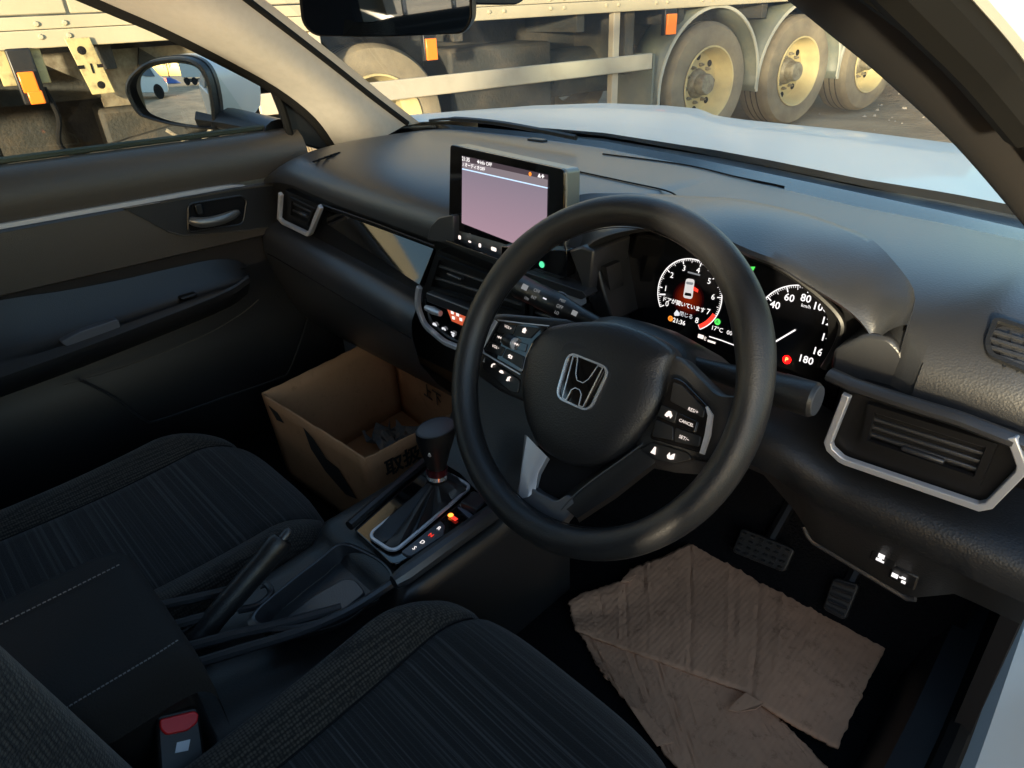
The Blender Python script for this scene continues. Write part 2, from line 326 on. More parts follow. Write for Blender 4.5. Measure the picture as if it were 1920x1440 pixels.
# amber marker lamps
def lamp(px, py, wpx, hpx, t=.02):
    s, z = tpx(px, py, t); k = pxsize(T(s, t, z)); wd, h = wpx*k, hpx*k
    l = tbox('marker_lamp', s-wd*.62, s+wd*.62, t-.05, t-.004, z-h*.60, z+h*.68, M_black, .006); l['label'] = 'amber marker lamp in black holder'
    MB().box(T(s, t+.006, z-h*.06), (wd, .022, h), TAX).build('lens', M_orange, l, bevel=.004)
lamp(808, 90, 22, 36); lamp(1258, 43, 24, 34); 
s, z = tpx(52, 150, .03); l = tbox('marker_lamp', s-.055, s+.06, -.02, .035, z-.12, z+.15, M_black, .01); l['label'] = 'amber marker lamp in black holder'
MB().box(T(s, .045, z-.01), (.075, .03, .10), TAX).build('lens', M_orange, l, bevel=.006); MB().box(T(s+.01, .045, z-.085), (.07, .03, .065), TAX).build('lens', M_orange, l, bevel=.006)
# yellow perforated bracket plate
s, z = tpx(168, 128, .0); M_ = MB()
pl = [T(s-.075, .02, z+.15), T(s+.045, .02, z+.15), T(s+.085, .02, z-.13), T(s-.03, .02, z-.13)]
br = M_.prism(pl, TN*.012).build('bracket_plate', M_bracket, tr, bevel=.003); br['label'] = 'rusty yellow bracket plate with holes'
for ds, dz, r in ((-.012, .09, .022), (.028, -.085, .020)): MB().lathe([(0, .0152), (r*.8, .0148), (r, .013), (r, .0125)], T(s+ds, .02, z+dz), TN, 14).build('hole', M_matte, br)
for ds in (-.04, .052): MB().box(T(s+ds, .033, z+.01), (.03, .004, .018), TAX).build('hole', M_matte, br)
MB().box(T(s+.01, .033, z+.0), (.010, .004, .05), TAX).build('slot', M_matte, br)
tbox('hanger', s-.42, s-.2, -.12, -.02, 1.02, 1.19, M_bracket)
# landing gear, hoses and linkage seen under the rail through the door window
tbox('landing_leg', -5.95, -5.78, -.55, -.38, .12, 1.2, M_chassis, .01); tbox('leg_foot', -6.0, -5.7, -.62, -.3, .06, .12, M_chassis, .01)
MB().prism([T(-6.35, -.3, 1.0), T(-6.3, -.3, 1.15), T(-5.75, -.3, .72), T(-5.8, -.3, .62)], -TN*.05).build('brace', M_chassis, tr)
MB().prism([T(-6.9, -.35, 1.15), T(-6.0, -.35, 1.15), T(-5.9, -.35, .8), T(-6.2, -.35, .72)], -TN*.03).build('gusset_plate', M_hubm, tr)
MB().prism([T(-6.75, -.25, .62), T(-6.15, -.25, .72), T(-6.2, -.25, .5), T(-6.6, -.25, .42)], -TN*.08).build('spring_hanger', M_chassis, tr)
for pts_ in ([(-6.86, .0, 1.0), (-6.84, -.02, .85), (-6.88, -.04, .7), (-6.8, -.1, .58), (-6.8, -.2, .4)], [(-6.3, -.15, .7), (-6.22, -.12, .62), (-6.25, -.12, .56), (-6.12, -.14, .6), (-6.0, -.15, .72)]):
    MB().tube(catmull([T(*p) for p in pts_], 24), .014, 8).build('hose', M_seal if pts_[0][1] == 0 else M_hubm, tr)
tbox('hitch_block', -6.6, -5.2, -1.2, -.7, .45, .8, M_chassis, .03); tbox('step_plate', -7.6, -6.8, -.6, -.1, .38, .5, M_hubm, .01)
tbox('side_tank', -8.8, -7.2, -1.0, -.3, .45, .98, M_chassis, .05); tbox('steel_cross_bar', -6.55, -5.6, -.85, -.80, .80, .95, M_hubm, .005)  # cross bar in the same steel tone as the hubs
# wheels
def trailer_wheel(sc, t0=-.03, R=.535, zc=.53, tilt=None):
    o = T(sc, t0, zc); wl = bpy.data.objects.new('wheel', None); COL.objects.link(wl); wl.location = Vector(o); put(wl, tr)
    def kid(mb, name, m, **k):
        ob = mb.build(name, m, None, **k); ob.parent = wl; ob.matrix_parent_inverse = Matrix.Translation(-Vector(o)); return ob
    wdt = .385
    kid(MB().lathe([(.33, -.012), (.36, .0), (.44, .004), (.50, -.006), (R-.008, -.04), (R, -.07), (R, -wdt+.07), (R-.008, -wdt+.04), (.50, -wdt), (.36, -wdt), (.33, -wdt+.01)], o, TN, 56), 'tyre', M_tyre)
    gr = MB()
    for h in (-.12, -.19, -.26): gr.lathe([(R-.006, h-.008), (R+.0015, h-.006), (R+.0015, h+.006), (R-.006, h+.008)], o, TN, 48)
    kid(gr, 'tread_grooves', M_matte)
    kid(MB().lathe([(.338, -.002), (.335, .008), (.322, .006), (.315, -.02), (.30, -.07), (.285, -.15), (.27, -.17), (.20, -.165), (.14, -.15), (.13, -.16), (.0, -.16)], o, TN, 48), 'rim', M_rim)
    kid(MB().lathe([(.135, -.16), (.12, -.12), (.10, -.105), (.095, -.03), (.085, -.012), (.0, -.01)], o, TN, 24), 'hub', M_hubm)
    for k in range(10):
        a = k*math.pi/5+.2; c = o+.168*(math.cos(a)*TS+math.sin(a)*TZ); kid(MB().lathe([(.018, -.165), (.018, -.13), (.011, -.125), (.010, -.105), (0, -.104)], c, TN, 6), 'wheel_nut', M_hubm, smooth=False)
    for k in range(8):
        a = k*math.pi/4; c = o+.235*(math.cos(a)*TS+math.sin(a)*TZ); kid(MB().lathe([(.0, -.163), (.03, -.1635), (.032, -.168)], c, TN, 12), 'hand_hole', M_matte)
for sc in (-1.507, -.13, 1.25): trailer_wheel(sc)
trailer_wheel(-4.86, -.16, .53, .56)
for sc in (-1.507, -.13, 1.25, -4.86):
    MB().lathe([(.33, 0), (.53, .0), (.54, -.3), (.33, -.3), (.33, 0)], T(sc, -2.1, .53), TN, 32).build('far_wheel', M_tyre, tr)
    MB().tube([T(sc, -.35, .53), T(sc, -2.2, .53)], .07, 10).build('axle', M_chassis, tr)
# mudguards: one rolled sheet per wheel with a pale rolled edge
for i, sc in enumerate((-1.507, -.13, 1.25)):
    a0, a1 = (math.radians(-6 if i < 2 else 8), math.radians(188))
    R0 = .685; path = [(sc+R0*math.cos(a0+(a1-a0)*k/28), .50+R0*math.sin(a0+(a1-a0)*k/28)) for k in range(29)]
    if i == 0: path += [(path[-1][0]-.02, .42)]
    mg = MB().grid([[T(s, -.02, z) for s, z in path], [T(s, -.43, z) for s, z in path]]).build('mudguard', M_fender, tr, solid=.012)
    MB().strip([T(s, -.02, z) for s, z in path], .03, .012, TN).build('mudguard_lip', M_lip, mg)
MB().box(T(-2.30, -.22, .60), (.02, .46, .50), TAX).build('mud_flap', M_fender, tr)
for s in (-.82, .56): tbox('mudguard_bracket', s-.03, s+.03, -.4, -.3, .9, 1.2, M_chassis)

# dark container-shaped wall added behind the trailer to block light under the deck
ct = thing('dark_backdrop_wall', 'dark corrugated wall added behind the trailer to block light under the deck', 'container', T(-3, -5.2, 0))
cc = MB(); rows = []
for z in (.1, 2.6): rows.append([T(S0-8+i*.11, -4.6-(.035 if (i//2) % 2 else 0), z) for i in range(230)])
cc.grid(rows).build('side_wall', M_backdrop, ct); MB().box(T(-3+4.6-1, -5.9, 1.35), (25.2, 2.3, 2.5), TAX).build('body', M_backdrop, ct, bevel=.02)

# ================================================================== what the door mirror shows: yard behind the car
def parked_car(loc, rz):
    th = thing('parked_car', 'white hatchback with lit tail lamp reflected in the door mirror', 'car', loc)
    ca, sa = math.cos(rz), math.sin(rz)
    def X(x, y, z): return A(loc[0]+x*ca-y*sa, loc[1]+x*sa+y*ca, z)
    prof = [(-2.05, .45), (-2.1, .75), (-1.98, 1.0), (-1.75, 1.08), (-1.35, 1.50), (-.2, 1.56), (.5, 1.45), (1.15, 1.05), (1.95, .92), (2.1, .6), (2.05, .32), (-1.95, .30)]
    rows = []
    for x, inset in ((-.85, .06), (-.80, 0), (.80, 0), (.85, .06)):
        rows.append([X((x*(1-.16*max(0, (z-1.0))/.5)), y*(1-inset*.3), z) for y, z in prof])
    MB().grid(rows, close=True, cap=True).build('body', M_white, th, subd=0, bevel=.03)
    for sg in (-1, 1):
        MB().prism([X(sg*.80, -1.35, 1.1), X(sg*.735, -1.15, 1.45), X(sg*.735, .35, 1.42), X(sg*.80, .95, 1.08)], X(sg*.03, 0, 0)-X(0, 0, 0)).build('side_window', M_glassdark, th)
        MB().box(X(sg*.66, -2.02, .92), (.36, .16, .16), [A(ca, sa, 0), A(-sa, ca, 0), TZ]).build('tail_lamp', M_tail, th, bevel=.03)
        for y in (-1.3, 1.3):
            wl = MB().lathe([(.2, 0), (.30, .02), (.33, .0), (.33, -.2), (.2, -.2)], X(sg*.87, y, .33), A(ca, sa, 0)*sg, 28).build('wheel', M_seal, th)
            MB().lathe([(.205, -.02), (.15, -.05), (.05, -.02), (0, -.02)], X(sg*.87, y, .33), A(ca, sa, 0)*sg, 10).build('rim', M_steel, wl)
            MB().lathe([(0, .012), (.37, .012), (.38, .0)], X(sg*.845, y, .36), A(ca, sa, 0)*sg, 24).build('wheel_arch', M_matte, th)
    MB().prism([X(-.62, -1.80, 1.12), X(.62, -1.80, 1.12), X(.56, -1.46, 1.46), X(-.56, -1.46, 1.46)], X(0, -.03, .02)-X(0, 0, 0)).build('rear_window', M_glassdark, th)
parked_car((-4.7, -12.2, 0), R_(82))
yc = thing('container_block', 'pale grey container on wheels far across the yard in the mirror', 'container', (.8, -27, 0))
MB().box((.8, -27, 2.2), (5.4, 2.4, 2.6)).build('box', mat('pale_container', (.45, .46, .46), .6), yc, bevel=.03); MB().box((.8, -26.9, .55), (5.0, 2, .4)).build('underframe', M_chassis, yc)
for x in (-1.2, -.1, 2.4): MB().lathe([(0, 0), (.42, .0), (.45, -.05), (.45, -.25)], (x, -25.75, .45), (0, 1, 0), 20).build('wheel', M_seal, yc)
bt = thing('tarpaulin_pile', 'low blue tarpaulin pile far across the yard in the mirror', 'tarpaulin', (-5, -34, 0))
MB().grid([[(-7+i*.5, -35+j*.8, .02+.9*math.sin(math.pi*i/9)*math.sin(math.pi*j/3+.0)*random.uniform(.8, 1.1)) for i in range(10)] for j in range(4)]).build('sheet', M_blue, bt)
def tree(x, y, h, label):
    t = thing('tree', label, 'tree', (x, y, 0), 'trees behind the yard')
    MB().tube([(x, y, 0), (x+.1, y, h*.35), (x, y+.1, h*.7)], [.22, .15, .06], 8).build('trunk', M_chassis, t)
    mb = MB()
    for k in range(900):
        a, b, r = random.uniform(0, 6.28), random.gauss(0, .55), random.random()**.5*h*.33
        c = A(x+r*math.cos(a)*math.cos(b), y+r*math.sin(a)*math.cos(b), h*.68+r*.9*math.sin(b)); u = unit(np.random.default_rng(k).normal(size=3)); v = unit(np.cross(u, (.3, .5, 1))); q = h*.03
        mb.add([c-u*q, c+v*q*.6, c+u*q, c-v*q*.6], [(0, 1, 2, 3)])
    mb.build('crown', M_leaf, t, smooth=False)
LBL = ('first', 'second', 'third', 'fourth', 'fifth')
for i, (x, y, h) in enumerate(((-20, -46, 7), (-15.5, -48, 6), (-11, -50, 7.5), (-6.5, -51, 6.5), (-2, -52, 7))):
    tree(x, y, h, 'leafy tree far behind the car, %s from the left in the mirror' % LBL[i])

# ================================================================== car body
car = thing('car_body', 'white car body with beige and dark pillar trims, bonnet and windscreen', 'car', (0, .3, 0))
def poly(fn, pts): return np.array([fn(*p) for p in pts])
def pxrow(L): return np.array([onZ(x, y, z) for x, y, z in L])
# bonnet: far edge traced at its own height, back edge along the cowl
far = pxrow([(700, 226, 1.05), (760, 218, 1.05), (880, 209, 1.04), (1000, 198, 1.025), (1130, 193, 1.01), (1250, 198, 1.0), (1312, 204, .997), (1342, 217, .985), (1400, 225, .975), (1600, 245, .97), (1790, 269, .965), (1990, 296, .96)])
cow = pxrow([(690, 240, 1.045), (757, 230, 1.05), (850, 226, 1.05), (973, 236, 1.05), (1133, 249, 1.05), (1280, 272, 1.05), (1340, 281, 1.05), (1447, 301, 1.05), (1613, 335, 1.045), (1780, 362, 1.04), (1900, 385, 1.035), (2100, 425, 1.03)])
n = 60; fr, cr = resample(far, n), resample(cow, n); rows = []
for k in range(9):
    t = k/8; rows.append([cr[i]*(1-t)+fr[i]*t + A(0, 0, .018*math.sin(math.pi*t)*(.4+.6*min(1, i/25))) for i in range(n)])
dirs = [unit((fr[i]-cr[i])*A(1, 1, 0)) for i in range(n)]
rows.append([fr[i]+dirs[i]*.04-A(0, 0, .02) for i in range(n)]); rows.append([fr[i]+dirs[i]*.08-A(0, 0, .12) for i in range(n)]); rows.append([fr[i]+dirs[i]*.09-A(0, 0, .55) for i in range(n)])
MB().grid(rows).build('bonnet', M_white, car)
# cowl, black glass border, wiper
frit = pxrow([(700, 240, 1.04), (753, 233, 1.045), (840, 231, 1.045), (973, 243, 1.045), (1133, 262, 1.045), (1280, 289, 1.045), (1447, 323, 1.042), (1613, 358, 1.04), (1780, 394, 1.035), (1920, 425, 1.03), (2100, 465, 1.03)])
padf = pxrow([(700, 246, 1.035), (753, 238, 1.035), (840, 240, 1.035), (973, 254, 1.035), (1133, 277, 1.035), (1280, 306, 1.035), (1447, 348, 1.035), (1613, 390, 1.033), (1780, 427, 1.03), (1920, 459, 1.03), (2100, 500, 1.03)])
N_ = 60; c1, c2, c3 = resample(cow, N_), resample(frit, N_), resample(padf, N_)
MB().grid([c1-A(0, 0, .012), c1*.5+c2*.5-A(0, 0, .012), c2-A(0, 0, .004)]).build('cowl_panel', M_cowl, car)
MB().grid([c2-A(0, 0, .003), c3-A(0, 0, .001), c3-A(0, 0, .05)]).build('black_border', M_frit, car)
wa = pxrow([(805, 226, 1.062), (850, 223, 1.068), (930, 230, 1.07), (1010, 244, 1.068), (1080, 258, 1.064)])
MB().tube(catmull(wa, 20), [.003]*5+[.0055]*15, 6).build('wiper_arm', M_black, car)
# pillars
def extend(P, t): return np.vstack([P[0]+(P[0]-P[1])*t, P])
Lo = extend(poly(lambda x, y, X: onX(x, y, X), [(180, 0, -.70), (300, 52, -.705), (420, 112, -.715), (520, 168, -.725), (590, 225, -.735), (632, 288, -.74)]), 2.2)
Li = extend(poly(lambda x, y, X: onX(x, y, X), [(447, 0, -.60), (540, 70, -.62), (620, 131, -.64), (690, 186, -.66), (757, 236, -.675)]), 2.2)
n = 24; a, b = resample(Lo, n, True), resample(Li, n, True)
Li_edge = b
rows = [a*(1-t)+b*t + np.outer(np.ones(n), A(.05, -.03, 0))*math.sin(math.pi*t)*.75 for t in np.linspace(0, 1, 11)]
rows = [a+A(-.03, .03, 0)]+rows+[b+A(.0, .05, .0)]
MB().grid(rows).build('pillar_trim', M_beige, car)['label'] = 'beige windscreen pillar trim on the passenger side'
# airbag badge outline pressed into the trim
c = rows[6][11]; px_ = on(410, 42, A(.62, -.6, .25), rows[6][10]+A(.01, 0, 0))
ex = unit(onX(430, 48, -.65)-onX(390, 33, -.65)); bx = [on(x, y, A(.75, -.6, .25), px_) for x, y in ((392, 30), (408, 26), (426, 38), (427, 48), (418, 60), (400, 52), (391, 40))]
MB().tube(catmull(bx, 28, True), .0016, 6, closed=True).build('airbag_mark', M_beige, car)
MB().tube(b+A(-.002, .012, .004), .007, 8).build('windscreen_seal', M_seal, car)
MB().tube(a+A(-.006, .004, -.002), .013, 8).build('door_seal', M_seal, car)
# right pillar (dark trim) beside the open door
Ri = extend(poly(onY, [(1478, 0, .12), (1562, 70, .16), (1650, 142, .20), (1780, 262, .27), (1860, 350, .32), (1935, 440, .36)]), 1.6)
Ro = extend(poly(onY, [(1715, 0, .02), (1790, 60, .06), (1850, 118, .10), (1905, 175, .14), (1960, 250, .18), (2040, 370, .24)]), 1.6)
n = 24; ri, ro = resample(Ri, n, True), resample(Ro, n, True)
rows = [ri+A(.0, .05, 0)]+[ri*(1-t)+ro*t+np.outer(np.ones(n), A(-.03, -.045, 0))*math.sin(math.pi*t)*.5 for t in np.linspace(0, 1, 9)]
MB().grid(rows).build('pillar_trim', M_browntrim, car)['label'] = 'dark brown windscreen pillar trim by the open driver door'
MB().tube(ro+A(.006, -.012, .004), .020, 10).build('door_seal', M_seal, car)
Rp = extend(poly(onY, [(1836, 0, .0), (1890, 62, .03), (1935, 120, .06), (2010, 220, .10)]), 1.6); rp = resample(Rp, n, True)
MB().tube(rp+A(-.018, .006, -.004), .020, 10).build('door_seal', M_seal, car)
MB().tube(rp+A(.002, .0, .006), .009, 10).build('door_frame', M_white, car)
MB().grid([ro+A(.004, -.004, 0), ro*.5+rp*.5+A(.0, .012, 0), rp]).build('door_aperture', M_seal, car)
# windscreen glass between the pillars, cowl and roof edge
def glass_sheet():
    top_l, top_r = b[0]+A(.0, .05, .02), ri[0]+A(.0, .05, .02); rows = []
    bot = [p+A(0, .012, .004) for p in c2]; m = len(bot)
    for k in range(9):
        t = k/8; row = []
        for i in range(m):
            u = i/(m-1); tp = top_l*(1-u)+top_r*u+A(0, .14*math.sin(math.pi*u), .03*math.sin(math.pi*u))
            row.append(bot[i]*(1-t)+tp*t+A(0, .05, .02)*math.sin(math.pi*t))
        rows.append(row)
    return MB().grid(rows)
glass_sheet().build('windscreen', M_windshield, car)
# roof, headlining, rear shell, far side below the windows: they shade the cabin
RZ = 1.60
MB().grid([[(x, y, RZ+.03*math.cos(x*1.9)-.035*((y+.9)/1.2)**2) for x in np.linspace(-.62, .62, 15)] for y in np.linspace(-.08, -2.3, 16)]).build('headlining', M_beige, car)
MB().grid([[(x, y, RZ+.05+.035*math.cos(x*1.8)-.035*((y+.9)/1.2)**2) for x in np.linspace(-.66, .66, 15)] for y in np.linspace(-.02, -2.4, 16)]).build('roof_panel', M_white, car)
for sg in (-1, 1):
    MB().tube([(sg*.60, .0, 1.56), (sg*.63, -.5, 1.60), (sg*.63, -1.3, 1.60), (sg*.62, -2.3, 1.52)], .05, 8).build('roof_rail', M_beige, car)
    MB().prism([A(sg*.74, -.68, .35), A(sg*.77, -.68, 1.02), A(sg*.65, -.72, 1.60), A(sg*.65, -.84, 1.60), A(sg*.77, -.84, 1.02), A(sg*.74, -.84, .35)], (-sg*.06, 0, 0)).build('centre_pillar', M_beige, car)
    if sg < 0: MB().prism([A(sg*.78, -.74, .3), A(sg*.80, -.74, 1.02), A(sg*.80, -2.3, 1.06), A(sg*.78, -2.3, .3)], (-sg*.06, 0, 0)).build('rear_door', M_white, car)
    else: MB().prism([A(sg*.78, -1.68, .3), A(sg*.80, -1.68, 1.02), A(sg*.80, -2.3, 1.06), A(sg*.78, -2.3, .3)], (-sg*.06, 0, 0)).build('rear_quarter', M_white, car)
    MB().prism([A(sg*.77, -1.72, 1.05), A(sg*.65, -1.66, 1.58), A(sg*.65, -2.3, 1.54), A(sg*.77, -2.4, 1.05)], (-sg*.04, 0, 0)).build('rear_pillar', M_beige, car)
    if sg < 0: MB().grid([[(sg*.76, -.75, 1.03), (sg*.76, -1.72, 1.05)], [(sg*.65, -.76, 1.58), (sg*.65, -1.66, 1.58)]]).build('rear_side_glass', M_glass, car)
MB().prism([A(-.78, -2.35, .3), A(.78, -2.35, .3), A(.78, -2.35, 1.12), A(-.78, -2.35, 1.12)], (0, .05, 0)).build('tailgate', M_white, car)
MB().grid([[(-.7, -2.34, 1.12), (.7, -2.34, 1.12)], [(-.62, -2.28, 1.52), (.62, -2.28, 1.52)]]).build('rear_glass', M_glass, car)
MB().box((0, -1.45, .58), (1.36, .60, .44)).build('rear_bench', M_side, car, bevel=.06, seg=4); MB().box((0, -1.78, .95), (1.30, .16, .62), [A(1, 0, 0), unit((0, 1, .25)), unit((0, -.25, 1))]).build('rear_bench_back', M_side, car, bevel=.05, seg=4)
# floor, tunnel and footwell lining
MB().grid([[(x, y, .345+(.0 if y < .42 else (y-.42)*1.15)) for x in np.linspace(-.80, .70, 20)] for y in np.r_[np.linspace(-2.3, .42, 20), .5, .6, .72, .85]]).build('floor_carpet', M_carpet, car)
MB().prism([A(-.76, .86, .3), A(.76, .86, .3), A(.76, .86, 1.02), A(-.76, .86, 1.02)], (0, .02, 0)).build('firewall', M_matte, car)
MB().prism([A(-.79, -.6, .30), A(-.79, .9, .30), A(-.79, .9, 1.0), A(-.79, -.6, 1.0)], (-.03, 0, 0)).build('door_skin', M_white, car)
MB().prism([A(.755, .30, .42), A(.755, .88, .42), A(.755, .88, 1.02), A(.74, .42, 1.02)], (-.02, 0, 0)).build('kick_panel', M_matte, car)
# sill on the open side: plastic scuff, rubber seal, white painted step
ys = np.linspace(-.7, 1.0, 20); flare = lambda y: .0 if y < .3 else (y-.3)*-.03
MB().grid([[(.655+flare(y), y, .345) for y in ys], [(.672+flare(y), y, .40) for y in ys], [(.69+flare(y), y, .43) for y in ys], [(.735+flare(y), y, .43) for y in ys], [(.74+flare(y), y, .40) for y in ys]]).build('sill_cover', M_black, car)
MB().tube([(.742+flare(y), y, .432) for y in ys], .016, 8).build('door_seal', M_seal, car)
MB().grid([[(.755+flare(y), y, .41) for y in ys], [(.772+flare(y), y, .425) for y in ys], [(.82+flare(y), y, .415) for y in ys], [(.85+flare(y), y, .36) for y in ys], [(.85+flare(y), y, .2) for y in ys]]).build('sill_panel', M_white, car)

# ================================================================== doors open on the camera's side; the rear one is added for shade
def open_door(name, label, hinge, ang, L_, zt):
    dd = thing(name, label, 'car door', (hinge[0], hinge[1], .35)); oa = R_(ang); DX = A(math.sin(oa), -math.cos(oa), 0); DIn = A(-math.cos(oa), -math.sin(oa), 0)
    Dp = lambda a, z, i=0.: A(hinge[0], hinge[1], 0)+DX*a+DIn*i+A(0, 0, z)
    MB().prism([Dp(0, .36), Dp(L_, .33), Dp(L_+.02, zt), Dp(.02, zt-.01)], DIn*-.05).build('outer_panel', M_white, dd, bevel=.01)
    MB().prism([Dp(.02, .38, .001), Dp(L_-.02, .36, .001), Dp(L_, zt+.01, .001), Dp(.05, zt, .001)], DIn*.05).build('inner_panel', M_doorp, dd, bevel=.015)
    MB().prism([Dp(.10, .74, .05), Dp(L_-.18, .76, .05), Dp(L_-.18, .82, .05), Dp(.15, .79, .05)], DIn*.06).build('armrest', M_dark, dd, bevel=.02)
    MB().tube([Dp(.06, zt-.01), Dp(.42 if zt < 1.08 else .08, 1.36), Dp(.66 if zt < 1.08 else .2, 1.47), Dp(L_+.02, 1.50), Dp(L_+.02, zt-.01)], .022, 8).build('window_frame', M_black, dd)
    MB().grid([[Dp(.08, zt), Dp(.45, zt), Dp(.70, zt), Dp(L_+.01, zt)], [Dp(.09, zt+.02 if zt < 1.08 else 1.45), Dp(.45, 1.35 if zt < 1.08 else 1.47), Dp(.70, 1.47), Dp(L_+.01, 1.49)]]).build('window_glass', M_glass, dd)
open_door('driver_door', 'open driver door standing out from the car beside the camera', (.825, .52), 74, 1.08, 1.05)
open_door('rear_door', 'unseen open rear door added behind the camera to shade the cabin', (.825, -.80), 72, .92, 1.08)

# ================================================================== passenger door
dr = thing('passenger_door', 'closed dark passenger door with silver trim strip and armrest', 'car door', (-.75, -.1, .35))
ys = np.linspace(-1.0, .30, 40)
def zs(y): return interp([-.271, .243], [1.081, 1.067], y) if y > -.27 else 1.081
def ztrim(y): return .993-.029*(y+.304)
prof = lambda y: [(-.775, zs(y)+.004), (-.765, zs(y)+.006), (-.745, zs(y)+.001), (-.728, zs(y)-.012), (-.716, zs(y)-.035), (-.716, zs(y)-.06), (-.722, ztrim(y)+.006), (-.735, ztrim(y)+.003)]
MB().grid([[(x, y, z) for x, z in prof(y)] for y in ys]).build('upper_panel', M_doorp, dr)
e = [onX(x, y, -.722) for x, y in ((-260, 471), (0, 424), (200, 389), (380, 357), (440, 347), (456, 347))]
e = resample(e, 24); MB().strip(e, [.0095]*20+[.009, .0085, .007, .003], .006, (1, 0, 0)).build('trim_strip', M_silver, dr)
ytop = lambda y: ztrim(y)-.006
rows = []
for z, x in ((0, -.735), (-.004, -.727), (-.05, -.726), (-.112, -.732), (-.118, -.745), (-.14, -.752), (-.20, -.752), (-.25, -.745)):
    rows.append([(x, y, ytop(y)+z) for y in ys])
MB().grid(rows[:5]).build('middle_panel', M_doorp, dr); MB().grid(rows[4:]).build('cloth_insert', M_doorf, dr)
hp = [onX(x, y, -.724) for x, y in ((232, 391), (300, 380), (455, 354), (536, 343), (536, 424), (352, 443), (325, 440))]
MB().prism(round_poly(hp, [.002, .002, .002, .002, .004, .02, .02]), (-.012, 0, 0)).build('handle_panel', M_dark, dr, bevel=.0015)
MB().tube(resample(round_poly(hp, [.002, .002, .002, .002, .004, .02, .02])[8:], 20), .0018, 6).build('panel_seam', M_doorp, dr)
hs = round_poly([onX(x, y, -.7235) for x, y in ((352, 382), (452, 366), (462, 375), (455, 420), (352, 436))], .012, 5)
hb = MB().prism(hs, (.0015, 0, 0)).build('handle_recess', M_matte, dr)
MB().tube(hs+A(.002, 0, 0), .0022, 6, closed=True).build('recess_rim', M_dark, hb)
hl = catmull([onX(355, 413, -.718), onX(380, 417, -.708), onX(415, 411, -.702), onX(448, 397, -.708)], 14)
MB().tube(hl, [.006, .008, .009, .0095]+[.010]*6+[.0095, .009, .007, .004], 10, flat=1.1).build('door_handle', mat('handle_satin', (.20, .20, .20), .35, .7), dr)
MB().box(onX(372, 392, -.719), (.012, .014, .022)).build('lock_tab', M_black, dr, bevel=.002)
# armrest: shelf with a bowl and pull pocket
top = resample([onX(x, y, -.745) for x, y in ((-200, 605), (0, 563), (120, 545), (230, 524), (330, 501), (400, 487), (445, 489), (466, 503))], 30, True)
edge = resample([onX(x, y, -.665) for x, y in ((-200, 770), (0, 702), (100, 667), (200, 630), (300, 592), (380, 561), (435, 537), (464, 516))], 30, True)
rows = []
for t in np.linspace(0, 1, 9): rows.append(top*(1-t)+edge*t-np.outer(np.sin(np.linspace(.9, .25, 30)*math.pi)*.5+.2, A(0, 0, .045))*math.sin(math.pi*min(1, t*1.12)))
rows += [edge+A(.004, 0, -.004), edge+A(.003, 0, -.016), edge+A(-.025, 0, -.05), edge+A(-.07, .0, -.07)]
MB().grid(rows).build('armrest', M_dark, dr)
pk = round_poly([onX(x, y, -.672) for x, y in ((112, 642), (150, 622), (222, 598), (228, 618), (200, 630), (130, 652))], .006)
MB().prism(pk, (-.02, 0, 0)).build('pull_cup', mat('grey_pull_cup', (.075, .08, .095), .6), dr, bevel=.002)
MB().box(onX(352, 555, -.70), (.02, .035, .008)).build('window_switch', M_black, dr, bevel=.003)
rows = [[(-.735, y, .80) for y in ys], [(-.738, y, .70) for y in ys], [(-.725, y, .66) for y in ys], [(-.715, y, .58) for y in ys], [(-.72, y, .45) for y in ys], [(-.75, y, .36) for y in ys]]
MB().grid(rows).build('lower_panel', M_black, dr)
pe = catmull([onX(x, y, -.708) for x, y in ((150, 712), (215, 745), (270, 786), (300, 787), (420, 745), (520, 710), (545, 690), (580, 590))], 40)
MB().tube(pe, .0028, 6).build('map_pocket_rim', M_dark, dr)
pe2 = catmull([onX(x, y, -.70) for x, y in ((120, 722), (250, 682), (380, 630), (450, 590), (485, 562))], 30)
MB().tube(pe2, .0012, 6).build('map_pocket_lip', M_doorp, dr)
# window glass, sash and the black sail
MB().grid([[(-.77, y, zs(y)-.02) for y in (-1.0, -.4, 0., .23)], [(-.72, y, 1.28) for y in (-1.0, -.4, 0.0, .10)], [(-.66, y, 1.55) for y in (-1.0, -.4, -.10, -.12)]]).build('window_glass', M_glass, dr)
MB().tube([(-.772, y, zs(y)+.012) for y in np.linspace(-1.0, .24, 20)], .006, 6).build('window_seal', mat('dusty_seal', (.05, .06, .045), .8, bump=(200, .5, 'noise')), dr)
sail = [onX(x, y, -.745) for x, y in ((508, 150), (560, 190), (612, 245), (640, 292), (556, 268), (548, 258), (530, 205))]
MB().prism(sail, (-.03, 0, 0)).build('mirror_sail', M_black, dr, bevel=.004)
s2 = catmull([onX(x, y, -.742) for x, y in ((505, 150), (528, 200), (545, 258))], 12); MB().tube(s2, .009, 8).build('window_channel', M_seal, dr)

